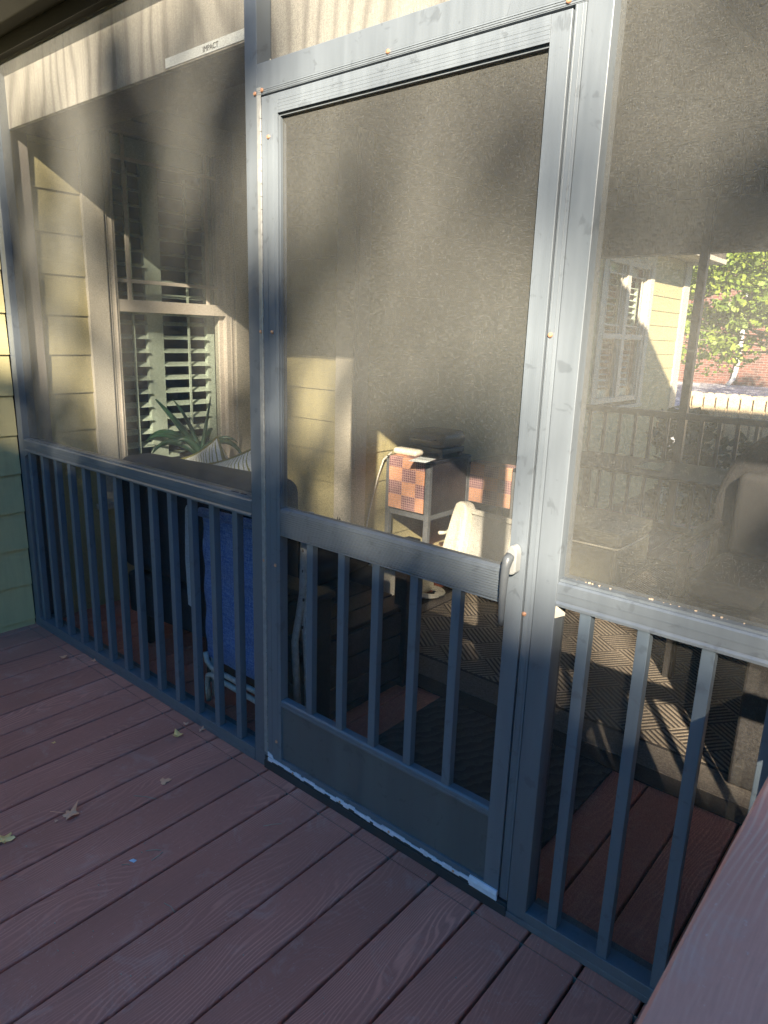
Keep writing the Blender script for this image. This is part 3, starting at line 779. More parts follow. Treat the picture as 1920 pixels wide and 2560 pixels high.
# dark resin storage bench seat
bn = thing('storage_bench', 'dark wood-look storage bench with plank side and armrests inside the door', 'bench', (-.3, .5, 0))
def leg(x0, x1, y0, y1, z1, fl=0):
    m = MB(); m.prism([(y0+fl, .012), (y1, .012), (y1+.0, z1), (y0, z1)], x0, x1, 'x'); m.build('leg', 'bench', bn, bev=.005)
leg(-.075, -.01, .22, .31, .545); leg(-.075, -.01, .745, .83, .655); leg(-.66, -.60, .22, .31, .60); leg(-.66, -.60, .745, .83, .60)
ar = MB(); ar.box(-.60, .01, .205, .31, .546, .572); ar.build('armrest', 'bench', bn, bev=.008)
ar = MB(); ar.box(-.60, -.02, .75, .85, .60, .626); ar.build('armrest', 'bench', bn, bev=.008)
pt = MB()
for i in range(3): pt.box(-.052, -.032, .3105, .7445, .058+i*.099, .058+i*.099+.094)
pt.build('front_planks', 'bench2', bn, bev=.003)
for (ya, yb) in ((.26, .28), (.77, .79)):
    pe = MB()
    for i in range(3): pe.box(-.5995, -.0755, ya, yb, .058+i*.099, .058+i*.099+.094)
    pe.build('end_planks', 'bench2', bn, bev=.003)
pt = MB(); pt.box(-.05, -.025, .3105, .7445, .03, .056); pt.build('skirt', 'bench', bn)
st_ = MB()
for i in range(5): st_.box(-.60+i*.115, -.60+i*.115+.108, .225, .825, .358, .376)
st_.build('seat_slats', 'bench', bn, bev=.004)
bk = MB()
for i in range(2): bk.box(-.645, -.625, .3105, .7445, .42+i*.105, .42+i*.105+.095)
bk.build('backrest', 'bench', bn, bev=.004)

# side table with checked placemats
def mat_cloth(x0, x1, yf, z1, drop, lap, parent, mat):
    m = MB(); path = [(yf+lap, z1), (yf+.012, z1), (yf+.003, z1-.002), (yf-.004, z1-.010), (yf-.004, z1-.02), (yf-.004, z1-drop)]
    L = [0]
    for a, b in zip(path, path[1:]): L.append(L[-1]+math.dist(a, b))
    uv = []
    for s_ in (0, 1):
        for (y, z), l in zip(path, L):
            for x in (x0, x1): m.v.append((x, y-(.002 if s_ else 0), z+(.002 if s_ else 0))); uv.append((x-x0, L[-1]-l))
    n = len(path)
    for s_ in (0, 1):
        for i in range(n-1):
            a = s_*2*n+2*i; f = (a, a+1, a+3, a+2); m.f.append(f)
    return build_uv(m, uv, 'placemat', mat, parent)
def side_table(x0, x1, yf, yb, zt, label):
    t = thing('side_table', label, 'table', ((x0+x1)/2, (yf+yb)/2, 0), 'grey steel side tables draped with checked mats')
    MB().box(x0, x1, yf+.004, yb, zt-.018, zt).build('table_top', 'tabletop', t, bev=.002)
    for x in (x0, x1-.032):
        for y in (yf+.0045, yb-.032): MB().box(x, x+.032, y, y+.03, .002, zt-.019).build('leg', 'steelgrey', t, bev=.002)
    f = MB(); f.box(x0+.033, x1-.033, yf+.008, yf+.022, zt-.36, zt-.33); f.box(x0+.004, x0+.018, yf+.036, yb-.034, zt-.36, zt-.33); f.box(x1-.018, x1-.004, yf+.036, yb-.034, zt-.36, zt-.33); f.build('stretcher', 'steelgrey', t)
    sdp = MB(); sdp.box(x1-.012, x1-.005, yf+.036, yb-.034, zt-.325, zt-.02); sdp.build('side_panel', 'bench', t)
    return t
t1 = side_table(-1.09, -.755, 1.88, 2.32, .745, 'grey steel side table with brightly lit orange checked placemat')
pm1 = mat_cloth(-1.06, -.787, 1.884, .7465, .32, .10, None, 'placemat'); tag(pm1, 'orange and purple checked placemat hanging in sunlight on the left side table', 'placemat', 'checked placemats')
t2 = side_table(-.775, -.41, 2.30, 2.75, .70, 'grey steel side table with shaded checked placemat behind the door handle')
pm2 = mat_cloth(-.742, -.442, 2.304, .7015, .25, .10, None, 'placemat'); tag(pm2, 'checked placemat hanging in shade on the right side table', 'placemat', 'checked placemats')
# things on the tables
cb_ = MB(); o_ = rbox(-1.085, -.90, 1.93, 2.02, .7495, .79, 'cream_dish', 'cream', None, .02); tag(o_, 'cream plastic tray on the corner of the sunlit side table', 'tray')
o_ = MB().prism([(-.74, .0), (-.63, .0), (-.60, .012), (-.70, .016)], 0, .09, 'y', Matrix.Translation((-.11, 1.95, .760)) @ Matrix.Rotation(rad(15), 4, 'Z')).build('paper', 'paper'); 
tag(o_, 'pale folded paper on the back of the sunlit side table', 'paper')
gr = thing('grill', 'small black tabletop grill on the back of the sunlit side table', 'grill', (-.9, 2.2, .745))
rbox(-1.06, -.78, 2.04, 2.30, .80, .90, 'lid', 'blackplas', gr, .04)
MB().box(-1.05, -.79, 2.05, 2.29, .765, .799).build('body', 'blackplas', gr, bev=.006)
for (a, b) in ((-1.04, 2.06), (-.82, 2.06), (-1.04, 2.26), (-.82, 2.26)): MB().box(a, a+.02, b, b+.02, .7455, .7645).build('leg', 'blackplas', gr)
hn = MB(); hn.tube([(-1.0, 2.04, .85), (-1.0, 2.005, .85), (-.84, 2.005, .85), (-.84, 2.04, .85)], .006, 8); hn.build('handle', 'steelgrey', gr, smooth=True)
# wall outlet with cord
ou = thing('outlet_box', 'weatherproof outlet on the siding with open black cover and plug', 'outlet', (-1.11, 2.56, .4))
MB().box(-1.1085, -1.095, 2.50, 2.66, .32, .50).build('cover_plate', 'cream', ou, bev=.003)
MB().box(-1.0945, -1.05, 2.565, 2.65, .36, .52, Matrix.Translation((0, 0, 0))).build('flip_cover', 'blackplas', ou, bev=.006)
MB().box(-1.0945, -1.06, 2.53, 2.56, .345, .40).build('plug', 'cream', ou, bev=.004)
cd = MB(); cd.tube([(-1.05, 2.58, .35), (-1.0, 2.55, .30), (-.97, 2.50, .24), (-.95, 2.43, .20), (-.93, 2.34, .19), (-.92, 2.25, .21)], .012, 10); cd.build('cord', 'cord', ou, smooth=True)
cd = MB(); cd.tube([(-1.085, 2.60, .34), (-1.08, 2.60, .18), (-1.08, 2.58, .06)], .003, 6); cd.build('cord', 'ink', ou, smooth=True)
cd = MB(); cd.tube([(-1.08, 1.92, .76), (-1.093, 1.86, .72), (-1.10, 1.82, .62), (-1.10, 1.77, .48), (-1.098, 1.73, .35), (-1.09, 1.70, .22), (-1.05, 1.70, .01)], .005, 8); tag(cd.build('cable', 'cream2', smooth=True), 'thin cable running from the sunlit side table down the siding', 'cable')

# cream folding table standing on edge
wt = thing('folding_table', 'cream plastic folding table standing on edge below the shaded mat', 'folding table', (-.4, 2.0, 0))
Mt = Matrix.Translation((-.585, 1.93, 0)) @ Matrix.Rotation(rad(-8), 4, 'Z') @ Matrix.Rotation(rad(-9), 4, 'X')
wr = MB(); wr.prism([(-.13, .004), (-.052, .46), (-.038, .51), (-.012, .530), (.03, .522), (.052, .49), (.06, .45), (.062, .004)][::-1], -.05, .05, 'y', Mt); wr.build('rim', 'cream', wt, bev=.018, seg=4)
wr = MB(); wr.prism([(-.0, .02), (.01, .40), (.02, .44), (.03, .40), (.035, .02)][::-1], -.056, -.049, 'y', Mt); wr.build('rib', 'cream2', wt, bev=.002)
MB().box(.0625, .42, .005, .035, .02, .495, Mt).build('table_top', 'greypanel', wt, bev=.008)
MB().box(.0625, .42, -.012, .004, .468, .498, Mt).build('edge', 'cream2', wt, bev=.004)
MB().box(.36, .42, -.008, .004, .02, .467, Mt).build('edge', 'cream', wt, bev=.004)
# cream storage tub
tubt = thing('storage_tub', 'low cream plastic storage tub with lid on the floor behind the bench', 'tub', (-.8, 1.6, 0))
rbox(-.98, -.60, 1.42, 1.80, .002, .235, 'body', 'cream', tubt, .05); rbox(-1.0, -.58, 1.40, 1.82, .236, .262, 'lid', 'cream2', tubt, .012)
# coil of pale hose
hs = MB(); pts = []
for i in range(90):
    t = i/90*5*2*math.pi; rr_ = .045+.011*t/(2*math.pi); pts.append((-.60+rr_*math.cos(t), 1.72+rr_*math.sin(t), .026+.002*math.sin(i)))
hs.tube(pts, .006, 6); tag(hs.build('hose_coil', 'cream2', smooth=True), 'flat coil of pale hose on the rug beside the bench', 'hose')

# ottoman
ot = thing('ottoman', 'olive grey vinyl ottoman seen through the right screen', 'ottoman', (.1, 2.7, 0))
rbox(-.42, .16, 2.55, 3.1, .03, .27, 'base', 'ottoman', ot, .03); rbox(-.43, .17, 2.54, 3.11, .272, .36, 'lid', 'ottoman', ot, .03)
tb_ = MB(); tb_.tube([(-.42, 2.535, .272), (.15, 2.535, .272), (.175, 2.56, .272), (.175, 3.0, .272)], .006, 6); tb_.build('piping', 'cream', ot, smooth=True)
# coffee table with tray
cf = thing('patio_table', 'smoked glass patio table at the back of the porch', 'table', (-.1, 3.7, 0))
MB().box(-.75, .55, 3.35, 4.05, .575, .595).build('table_top', 'glasstop', cf, bev=.004)
for (a, b) in ((-.7, 3.4), (.5, 3.4), (-.7, 4.0), (.5, 4.0)): MB().box(a-.02, a+.02, b-.02, b+.02, .002, .574).build('leg', 'bench', cf)
ty = MB(); ty.prism([(-.17, 3.55), (.03, 3.52), (-.05, 3.86), (-.17, 3.82)], .5965, .605, 'z'); tag(ty.build('napkin', 'shelf', bev=.002), 'pale yellow folded napkin on the smoked glass patio table', 'napkin')
# wicker chair, round back
wc = thing('wicker_chair', 'black wicker chair with rounded back and pale cushion in the porch', 'chair', (1.05, 2.0, 0))
wb = MB(); n = 20; cx, cy = 1.10, 1.88
outer = []
for i in range(n+1):
    a = math.pi*i/n; outer.append((cx-.35*math.cos(a), cy, .62+.49*math.sin(a)))
pts2 = [(cx-.35, .30)]+[(cx-.35*math.cos(math.pi*i/n), .70+.41*math.sin(math.pi*i/n)) for i in range(n+1)]+[(cx+.35, .30)]
wb.prism(pts2[::-1], cy+.34, cy+.39, 'y'); wb.build('backrest', 'wicker', wc, bev=.008)
rm = MB(); rm.tube([(p[0], cy+.36, p[1]) for p in pts2], .016, 8); rm.build('back_rim', 'wicker', wc, smooth=True)
for x in (cx-.37, cx+.31): MB().box(x, x+.06, cy-.25, cy+.34, .60, .64).build('armrest', 'wicker', wc, bev=.012)
MB().box(cx-.35, cx+.35, cy-.25, cy+.33, .28, .40).build('seat', 'wicker', wc, bev=.01)
for (a, b) in ((-.33, -.24), (.29, -.24), (-.33, .30), (.29, .30)): MB().box(cx+a, cx+a+.04, cy+b, cy+b+.04, .002, .279 if b > 0 else .279).build('leg', 'wicker', wc)
for (a) in (-.33, .29): MB().box(cx+a, cx+a+.04, cy-.24, cy-.20, .401, .599).build('arm_post', 'wicker', wc)
rbox(cx-.29, cx+.29, cy-.24, cy+.27, .402, .50, 'seat_cushion', 'cushion', wc, .035); rbox(cx-.25, cx+.27, cy+.20, cy+.335, .505, .90, 'back_cushion', 'cushion', wc, .04)
# wicker planter stand
ws = thing('wicker_stand', 'square black wicker stand behind the right railing pickets', 'stand', (1.36, 1.12, 0))
MB().box(1.215, 1.50, .99, 1.28, .014, .60).build('body', 'wicker', ws, bev=.01); MB().box(1.20, 1.515, .975, 1.295, .601, .63).build('top', 'wicker', ws, bev=.008)
# unseen wall added at the right end to darken the porch
sw_ = thing('light_block_wall', 'khaki lap sided wall added out of view to darken the porch', 'wall', (3.1, 2.2, -.9))
w = MB(); siding(w, 'x', 3.02, .08, 4.27, -.05, 2.57, -1); w.build('siding', 'siding', sw_); MB().box(3.041, 3.12, .06, 4.27, -.9, 2.57).build('wall_core', 'dark', sw_)
# ceiling fan
fn = thing('ceiling_fan', 'dark ceiling fan with long drooping blades under the porch ceiling', 'ceiling fan', (1.04, 1.35, 2.51))
FX, FY, FZ = 1.06, 1.42, 2.19
MB().lathe([(.10, FZ-.10), (.13, FZ-.05), (.12, FZ+.03), (.06, FZ+.08), (.02, FZ+.09)], FX, FY).build('motor', 'blackplas', fn, smooth=False)
MB().lathe([(.014, FZ+.09), (.014, 2.46), (.05, 2.47), (.06, 2.513)], FX, FY, 12).build('rod', 'blackplas', fn)
for k in range(5):
    a = rad(157+72*k); M4 = Matrix.Translation((FX, FY, FZ)) @ Matrix.Rotation(a, 4, 'Z') @ Matrix.Rotation(rad(11), 4, 'X')
    m = MB(); pts = [(.10, -.02), (.20, -.055), (.60, -.065), (.66, -.03), (.66, .03), (.60, .065), (.20, .055), (.10, .02)]
    m.prism(pts, -.003, .003, 'z', M4); m.build('blade', 'blackplas', fn)
# wavy wire with hanging rods
wv = thing('wire_garland', 'thin wavy wire with hanging rods below the porch ceiling', 'garland', (.3, 2.3, 2.3))
m = MB(); pts = []
for i in range(60):
    x = -.25+i*.03; pts.append((x, 2.4, 2.225+.028*math.sin(x*9.5+1.0)+(x-.3)*.02))
m.tube(pts, .0035, 6); m.build('wire', 'ink', wv, smooth=True)
m = MB()
for i in range(17):
    x = -.2+i*.1; h = .06+.02*R.random(); m.tube([(x, 2.4, 2.215-h), (x, 2.4, 2.24+h)], .002, 5)
m.build('rods', 'ink', wv, smooth=True)
m = MB()
for x in (-.2, .6, 1.4): m.tube([(x, 2.4, 2.29), (x, 2.4, 2.514)], .0012, 4)
m.build('hanger', 'ink', wv)

# ------------------------------------------------------------------ outdoors beyond the porch
fe = thing('picket_fence', 'weathered pale wooden picket fence beyond the porch', 'fence', (0, 9.5, -.9))
def picket(m, x, y, w=.14, z0=-.93, z1=.80):
    m.prism([(x, z0), (x+w, z0), (x+w, z1-.035), (x+w*.72, z1), (x+w*.28, z1), (x, z1-.035)], y-.018, y, 'y')
m = MB()
for i in range(62): picket(m, -1.76+i*.165, 9.49, z1=.80+R.uniform(-.008, .008))
pk = m.build('pickets', 'fence', fe)
m = MB()
for i in range(62): picket(m, -1.76+i*.165+.0825, 9.57, z1=.79+R.uniform(-.008, .008))
m.build('pickets', 'fence', fe)
m = MB(); [m.box(-1.76, 8.4, 9.4905, 9.5515, z, z+.085) for z in (-.6, .0, .50)]; m.build('rails', 'fence', fe)

bh = thing('brick_house', 'red brick house behind the fence with white downspout', 'house', (-2, 26, 0))
w = MB(); w.box(-16, 8, 24, 32, .0, 7.5); w.build('wall', 'brick', bh)
w = MB(); w.prism([(23.4, 7.5), (28, 10.5), (32.6, 7.5)], -16.5, 8.5, 'x'); w.build('roof', 'roof', bh)
ds = MB(); ds.tube([(-4.65, 23.9, 7.4), (-4.65, 23.9, .9), (-4.70, 23.85, .4), (-4.76, 23.6, .25)], .07, 8); ds.build('downspout', 'white', bh)
for (a, b) in ((-9, 2.2), (-1.2, 2.2), (-9, 5), (-1.2, 5)):
    f = MB().box(a, a+1.1, 23.93, 23.999, b, b+1.6).build('window', 'white', bh); MB().box(a+.1, a+1.0, 23.915, 23.929, b+.1, b+1.5).build('pane', 'glasstop', f)

def blob_leaves(m, c, r, n, size, rnd, lx=None):
    for _ in range(n):
        while True:
            q = Vector((rnd.uniform(-1, 1), rnd.uniform(-1, 1), rnd.uniform(-1, 1)))
            if q.length <= 1: break
        p = Vector(c)+Vector((q.x*r[0], q.y*r[1], q.z*r[2]))
        s = size*rnd.uniform(.6, 1.3)
        a = Vector((rnd.gauss(0, 1), rnd.gauss(0, 1), rnd.gauss(0, .6))).normalized(); b = a.cross(Vector((rnd.gauss(0, 1), rnd.gauss(0, 1), rnd.gauss(0, 1)))).normalized()
        e = b*s*.36; o = len(m.v)
        m.v += [tuple(p-a*s*.5), tuple(p+e-a*s*.1), tuple(p+e*.7+a*s*.25), tuple(p+a*s*.55), tuple(p-e*.7+a*s*.25), tuple(p-e-a*s*.1)]
        m.f.append((o, o+1, o+2, o+3, o+4, o+5))
def trunk_limbs(m, base, top, r, targets, rnd):
    base = Vector(base); top = Vector(top); n = 7
    pts = [base.lerp(top, i/n)+Vector((rnd.uniform(-.06, .06), rnd.uniform(-.06, .06), 0))*(i > 0) for i in range(n+1)]
    m.tube(pts, r, 10, rs=[r*(1.25-.95*i/n) for i in range(n+1)])
    for t in targets:
        t = Vector(t); s = pts[min(n, max(2, int((t.z-base.z)/(top.z-base.z)*n*.75)))]
        mid = s.lerp(t, .5)+Vector((0, 0, .1*(t-s).length)); m.tube([s, mid, t], .05, 6, rs=[r*.3, r*.16, r*.05])
rt = random.Random(11)
# maple behind the fence, seen through the far screen
mt = thing('maple_tree', 'sunlit yellow green tree in front of the brick house', 'tree', (-.6, 14.5, -.6))
cl = []
for i in range(60):
    x = rt.uniform(-4.3, 2.6); z = rt.uniform(1.2, 6.0)
    if z < 1.9 and (x < -3.4 or rt.random() < .35): continue
    cl.append(((x, rt.uniform(12.5, 15.5), z), rt.uniform(.30, .62)))
for (x, z, r0) in ((-3.05,3.0,.33),(-2.6,3.1,.35),(-2.15,3.0,.3),(-1.7,3.05,.35),(-1.35,2.7,.35),(-2.4,2.65,.33),(-1.9,2.55,.25),(-2.85,2.5,.25),(-1.5,2.25,.25),(-2.2,2.2,.22),(-1.6,1.95,.2),(-2.95,2.1,.17),(-2.55,1.62,.22),(-2.2,1.5,.22),(-2.85,1.75,.15),(-1.25,1.7,.2),(-1.35,2.05,.22),(-2.0,1.85,.13),(-3.45,1.95,.15),(-3.3,1.5,.13)):
    cl.append(((x, 13+rt.uniform(-.25, .25), z), r0))
for _ in range(46): cl.append(((rt.uniform(-3.6, -1.2), 13.8+rt.uniform(-.3, .5), rt.uniform(1.75, 3.4)), rt.uniform(.2, .34)))
cl += [((-3.1, 12.6, 1.55), .12), ((-4.0, 13.2, 2.4), .25)]
m = MB(); 
for c_, r_ in cl: blob_leaves(m, c_, (r_*1.25, r_, r_*.85), int(230*r_/.4), .105, rt)
m.build('crown', 'leaf', mt)
m = MB(); trunk_limbs(m, (-.6, 14.5, -.6), (-.5, 14.4, 4.8), .16, [c_ for c_, _ in cl[::2]], rt); m.build('trunk', 'bark', mt)
# shrub by the far screen
sh = thing('garden_shrub', 'dark broad leaved shrub just outside the far screen', 'shrub', (-.2, 6.0, -.9))
m = MB(); blob_leaves(m, (-.15, 6.2, -.15), (.8, .5, .75), 900, .13, rt); blob_leaves(m, (-.62, 6.1, .50), (.33, .4, .36), 220, .14, rt); blob_leaves(m, (.9, 6.3, -.2), (.8, .5, .75), 800, .13, rt); m.build('foliage', 'leafdark', sh)
m = MB(); [m.tube([(-.1+.1*i, 6.2, -.95), (-.4+.3*i, 6.2, .2)], .015, 5) for i in range(5)]; m.build('stems', 'bark', sh)

# ------------------------------------------------------------------ shade from behind the camera: an added house, then trees
T = 26.0
OFF = SV*T
def behind(x, z, t=T): return Vector((x, 0, z))+SV*t
nh = thing('shade_house', 'tall unseen house added behind the camera to shade the deck', 'house', (OFF.x, OFF.y-5, -.95))
perp = Matrix.Rotation(math.pi, 4, 'Z')
Mh = Matrix.Translation((OFF.x, OFF.y, 0)) @ perp
RZ = OFF.z+.60+2.87
m = MB(); m.box(-14, 9, .3, 9.0, -.95, RZ-2.65, Mh)
nhw = m.build('wall', 'casing', nh)
m = MB(); m.prism([(-.2, RZ-2.95), (4.6, RZ), (9.6, RZ-2.95)], -14.4, 9.4, 'x', Mh); m.build('roof', 'roof', nh)
for i in range(5):
    for zz in (.6, 4.2):
        f = MB().box(-7.8+i*3.4, -6.6+i*3.4, .23, .299, zz, zz+1.6, Mh).build('window', 'white', nh)
# trees throwing the dapple
def shade_tree(name, label, base, clumps, t, leafn, seed, lsize=.2, topz=.1, tr=.2):
    rr_ = random.Random(seed); tt = thing(name, label, 'tree', base, 'tall trees behind the camera')
    m = MB(); cs = []
    for (x, z, rx, rz, dens) in clumps:
        tj = t+rr_.uniform(-.6, .6)
        c_ = behind(x, z, tj); cs.append(c_)
        n_ = int(leafn*dens*rx*rz/.04)
        # ellipsoid in the plane facing the sun, so written in world axes x / z
        for _ in range(n_):
            while True:
                q = Vector((rr_.uniform(-1, 1), rr_.uniform(-1, 1), rr_.uniform(-1, 1)))
                if q.length <= 1: break
            p = c_+Vector((q.x*rx, 0, q.z*rz))+SV*(q.y*.5)
            s = lsize*rr_.uniform(.6, 1.2)
            a = Vector((rr_.gauss(0, 1), rr_.gauss(0, 1), rr_.gauss(0, 1))).normalized(); b = a.cross(Vector((rr_.gauss(0, 1), rr_.gauss(0, 1), rr_.gauss(0, 1)))).normalized()
            e = b*s*.38; o = len(m.v)
            m.v += [tuple(p-a*s*.5), tuple(p+e), tuple(p+a*s*.5), tuple(p-e)]; m.f.append((o, o+1, o+2, o+3))
    m.build('crown', 'leafdark', tt)
    m = MB(); b = Vector(base); trunk_limbs(m, b, (b.x+.3, b.y, OFF.z+topz), tr, [c_ for c_ in cs if c_.z < OFF.z+1.0][::4] if topz < 1 else cs[::5], rr_); m.build('trunk', 'bark', tt)
low = []
q = random.Random(5)
# ragged lower edge of the light
def edge(x):
    if x < -1.2: return 1.02
    if x < .05: return 1.14
    if x < .25: return .92
    if x < .8: return 1.03
    if x < 1.0: return .90
    return .64
for i in range(120):
    x = -3.2+i*.058; e = edge(x)
    for zz in (.12, .45, .75):
        if zz < e: low.append((x, zz*e/.95-.05+q.uniform(-.04, .04), .16, .15, 1.3))
    if x < 1.0 and q.random() < .35: low.append((x, e+q.uniform(-.02, .12), .10, .06, .8))
shade_tree('shade_tree', 'dense evergreen behind the camera, broad lower crown', (OFF.x-1.4, OFF.y+1.6, -.95), low, T-2.5, 70, 3)
dap = [(.98, .66, .16, .12, .6), (1.3, .62, .16, .1, .5), (-.72, 2.12, .15, .26, 1.0), (-.72, 1.80, .18, .14, .8), (-.95, 1.80, .08, .16, .6), (-.40, 1.72, .10, .10, .5), (-.55, 1.55, .14, .1, .5), (-.60, 1.30, .16, .1, .6), (-.03, 1.55, .12, .22, 1.0), (-.04, 1.30, .10, .08, .5), (.11, 1.50, .10, .14, .8), (.72, 1.20, .16, .13, .9), (.80, 1.83, .10, .14, .38), (.30, 1.72, .12, .1, .35), (.97, 1.75, .06, .10, .8),
       (.02, 2.16, .10, .09, .8), (-.06, 2.25, .1, .08, .6), (.45, 1.12, .14, .08, .45), (.25, 1.15, .08, .06, .4),
       (-.23, 2.0, .07, .30, .8), (-.60, 2.05, .09, .32, .9), (-.83, 2.15, .12, .22, 1.0), (-1.32, 2.1, .09, .26, .9), (-.82, 2.42, .12, .12, .9), (-.40, 2.36, .12, .10, .8), (-1.55, 2.2, .10, .2, .6),
       (-1.68, 1.75, .10, .30, 1.0), (-1.10, 1.50, .14, .16, .8), (-1.45, 1.60, .12, .12, .7), (-1.62, 1.2, .12, .16, .9), (-1.22, 1.15, .10, .14, .8), (-.80, 1.62, .14, .16, .6), (-.45, 1.45, .16, .2, .7), (-.75, 1.2, .14, .12, .7), (-.25, 1.2, .10, .12, .7),
       (1.25, 2.05, .07, .22, .3), (1.30, 1.65, .07, .18, .25), (1.40, 1.22, .08, .2, .8), (1.12, .84, .1, .12, .3), (1.35, .84, .12, .14, .35), (1.6, .84, .14, .12, .5), (1.55, 1.85, .2, .24, .35), (1.45, 2.35, .2, .2, .9), (1.95, 1.6, .2, .5, .5), (1.95, 2.2, .25, .3, .4), (1.42, 1.12, .10, .12, .5), (1.28, 1.75, .06, .2, .4), (-.5, 1.75, .08, .08, .4), (-.3, 1.68, .06, .1, .4), (2.4, 1.5, .3, .6, .6)]
for _ in range(16): dap.append((q.uniform(-1.8, 1.9), q.uniform(1.1, 2.5), q.uniform(.03, .06), q.uniform(.05, .12), .5))
for _ in range(40): dap.append((q.uniform(-2.6, 3.0), q.uniform(3.1, 6.5), q.uniform(.2, .5), q.uniform(.2, .5), .5))
shade_tree('shade_tree', 'tall open tree behind the camera whose branches dapple the light', (OFF.x-4.6, OFF.y-.8, -.95), dap, T, 75, 9, topz=3.5, tr=.16)

# unseen trees added round the yard to block the low sky
def sky_block_tree(base, h, rr_, seed, label):
    q_ = random.Random(seed); tt = thing('sky_block_tree', label, 'tree', base, 'tall trees behind the camera')
    m = MB(); cs = []
    for i in range(26):
        c_ = Vector((base[0]+q_.uniform(-1, 1)*rr_*.75, base[1]+q_.uniform(-1, 1)*rr_*.75, base[2]+h*q_.uniform(.28, .95))); cs.append(c_)
        blob_leaves(m, c_, (rr_*.45, rr_*.45, h*.09), 110, .55, q_)
    m.build('crown', 'leafdark', tt)
    m = MB(); trunk_limbs(m, base, (base[0], base[1], base[2]+h*.85), .28, cs[::4], q_); m.build('trunk', 'bark', tt)
sky_block_tree((-9, -13, -.95), 14, 4.5, 1, 'dark sky-blocking tree added behind the camera, far left of the yard')
sky_block_tree((-1.5, -15, -.95), 15, 4.5, 2, 'dark sky-blocking tree added behind the camera, straight back from the door')
sky_block_tree((14, -4.5, -.95), 12, 4.2, 3, 'dark sky-blocking tree added to the right of the deck')
sky_block_tree((13, 3.5, -.95), 12, 4.0, 4, 'dark sky-blocking tree added to the right of the porch')

# ------------------------------------------------------------------ litter on the deck
def leaf(name, x, y, s, rot, mat, label, lobes=5, curl=.25, stem=None, asym=0):
    m = MB(); pts = []; rl = random.Random(int(x*1000)+7)
    n = lobes*4
    for i in range(n):
        a = 2*math.pi*i/n; k = i % 4
        r_ = s*(1.0 if k == 0 else (.74 if k in (1, 3) else .52))*rl.uniform(.8, 1.15)*(1-.35*max(0, math.cos(a-math.pi)))
        pts.append((r_*math.cos(a), r_*math.sin(a)))
    m.v.append((0, 0, .004))
    for (px_, py_) in pts:
        d_ = math.hypot(px_, py_)/s; m.v.append((px_, py_, .003+curl*s*(d_**2)*(.5+.5*math.sin(3*math.atan2(py_, px_)+x*9))))
    for i in range(n): m.f.append((0, 1+i, 1+(i+1) % n))
    if stem: m.tube([(0, 0, .004), (-s*1.1, s*.1, .006), (-s*1.9, s*.25, .004)], .0009, 5)
    o = m.build(name, mat, smooth=False); md = o.modifiers.new('sub', 'SUBSURF'); md.subdivision_type = 'SIMPLE'; md.levels = 1; md.render_levels = 1
    so = o.modifiers.new('thick', 'SOLIDIFY'); so.thickness = .0005
    o.location = (x, y, .0015); o.rotation_euler = (0, 0, rot); tag(o, label, 'leaf', 'fallen leaves on the deck')
leaf('fallen_leaf', -.262, -.572, .034, .7, 'leafdry', 'largest tan maple leaf with a long stem, mid deck', stem=True, curl=.55)
leaf('fallen_leaf', -.292, -.752, .030, 2.1, 'leafyellow', 'pale crumpled leaf at the left edge of the photo', curl=.35)
leaf('fallen_leaf', -.395, -.10, .026, 2.9, 'leafyellow', 'curled yellow leaf near the door end of the left sill', 3, .7)
leaf('fallen_leaf', -.365, -.018, .016, .4, 'leafgrey', 'small grey crumpled leaf lying against the sill', 4, .8)
leaf('fallen_leaf', -.44, -.035, .013, 1.4, 'leafgrey', 'thin grey leaf scrap left of the yellow leaf', 3, .5)
leaf('fallen_leaf', -1.311, -.088, .022, .4, 'leafdry', 'small brown leaf farthest along the left deck', 4, .7)
leaf('fallen_leaf', -1.178, -.012, .014, 2.4, 'leafdry', 'tiny brown leaf touching the left sill', 4, .6)
leaf('fallen_leaf', -.675, -.428, .009, 2.4, 'leafyellow', 'tiny pale leaf scrap alone on the left deck', 4, .3)
leaf('fallen_leaf', -.195, -.287, .024, 1.2, 'leafdry', 'flaky tan leaf crushed onto a board in mid deck', 3, .1)
leaf('fallen_leaf', -.262, -.615, .008, 1.2, 'leafgrey', 'dark crumb of leaf below the largest tan leaf', 3, .6)
def twig(x0, y0, x1, y1, label):
    m = MB(); mx = ((x0+x1)/2+.003, (y0+y1)/2+.004); m.tube([(x0, y0, .002), (mx[0], mx[1], .004), (x1, y1, .002)], .0011, 5)
    tag(m.build('twig', 'twig', smooth=True), label, 'twig', 'twigs on the deck')
twig(-.202, -.392, -.136, -.353, 'straw beside the crushed tan leaf')
twig(.25, -.572, .296, -.571, 'short pale twig nearest the bottom of the photo')
twig(.212, -.205, .245, -.160, 'thin straw close to the kick panel')
twig(.045, -.50, .075, -.47, 'fine pale needle beside the white chip'); twig(.09, -.51, .085, -.47, 'fine needle right of the white chip'); twig(.045, -.575, .062, -.56, 'tiny needle below the white chip')
m = MB(); m.prism([(.045, -.553), (.062, -.548), (.060, -.538), (.048, -.541)], .0015, .003, 'z'); tag(m.build('paint_chip', 'whiteplas'), 'small white paint chip in the middle of the deck', 'chip')
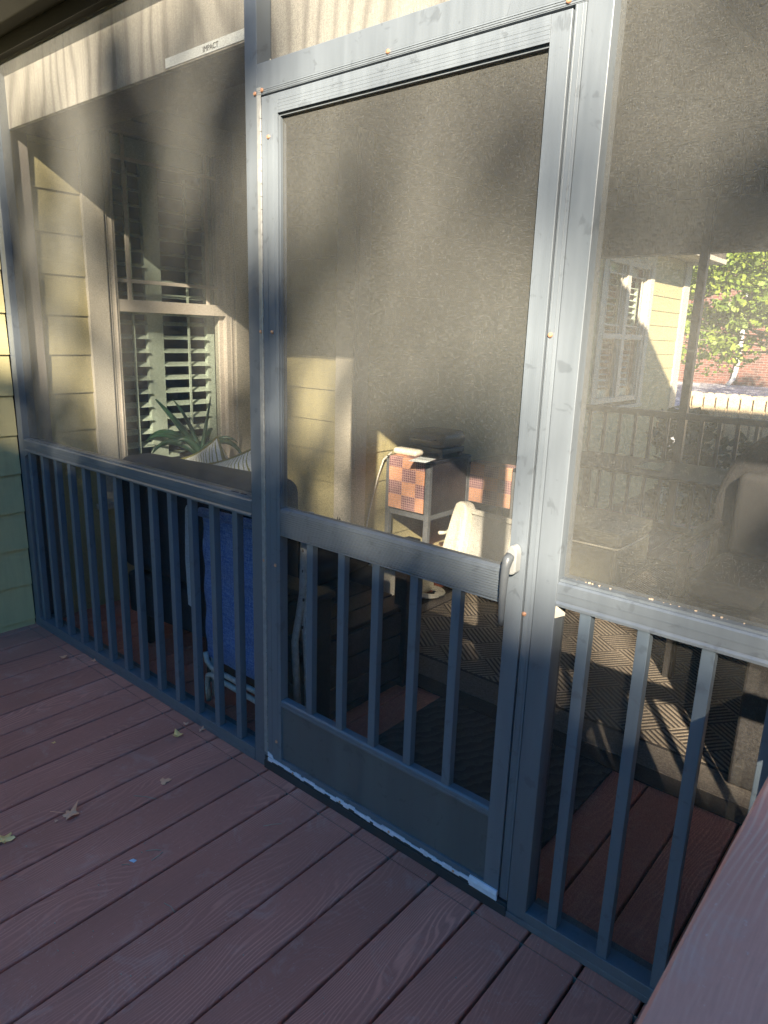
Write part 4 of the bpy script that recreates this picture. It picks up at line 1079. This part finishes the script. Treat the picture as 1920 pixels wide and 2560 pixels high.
# crumbs
m = MB()
for _ in range(150):
    x = R.uniform(-1.6, 1.2); y = R.uniform(-1.0, -.02); s_ = R.uniform(.0006, .0022); m.box(x, x+s_*2, y, y+s_, .0012, .0012+s_)
struct(m.build('crumbs', 'twig'), 'stuff')

# ------------------------------------------------------------------ light, world, camera
wd = bpy.data.worlds.new('World'); scn.world = wd; wd.use_nodes = True
nt = wd.node_tree; nt.nodes.clear()
sk = nt.nodes.new('ShaderNodeTexSky'); sk.sky_type = 'NISHITA'; sk.sun_disc = False
sk.sun_elevation = ELEV; sk.sun_rotation = math.atan2(SV.x, SV.y); sk.air_density = 1.1; sk.dust_density = .3; sk.ozone_density = 3.5
bg = nt.nodes.new('ShaderNodeBackground'); bg.inputs[1].default_value = .06
ow = nt.nodes.new('ShaderNodeOutputWorld'); hs_ = nt.nodes.new('ShaderNodeHueSaturation'); hs_.inputs['Saturation'].default_value = 1.6; nt.links.new(sk.outputs[0], hs_.inputs['Color']); nt.links.new(hs_.outputs[0], bg.inputs[0]); nt.links.new(bg.outputs[0], ow.inputs[0])
sl = bpy.data.lights.new('sun', 'SUN'); sl.energy = 5.0; sl.angle = rad(.55); sl.color = (1, .86, .66)
so = bpy.data.objects.new('sun', sl); C.objects.link(so); so.rotation_euler = SV.to_track_quat('Z', 'Y').to_euler()

cam = bpy.data.cameras.new('camera'); co = bpy.data.objects.new('camera', cam); C.objects.link(co)
cam.sensor_fit = 'HORIZONTAL'; cam.sensor_width = 36; cam.lens = 1746.33/1920*36; cam.clip_start = .02; cam.clip_end = 2000
Rm = Matrix.Rotation(.6967, 4, 'Z') @ Matrix.Rotation(1.32221, 4, 'X') @ Matrix.Rotation(.0322, 4, 'Z')
co.matrix_world = Matrix.Translation((1.64119, -1.3879, 1.46397)) @ Rm
cam.dof.use_dof = True; cam.dof.focus_distance = 2.1; cam.dof.aperture_fstop = 18
scn.camera = co
scn.view_settings.view_transform = 'Standard'; scn.view_settings.look = 'None'; scn.view_settings.gamma = 1; scn.view_settings.exposure = 2.62
scn.render.resolution_x = 768; scn.render.resolution_y = 1024
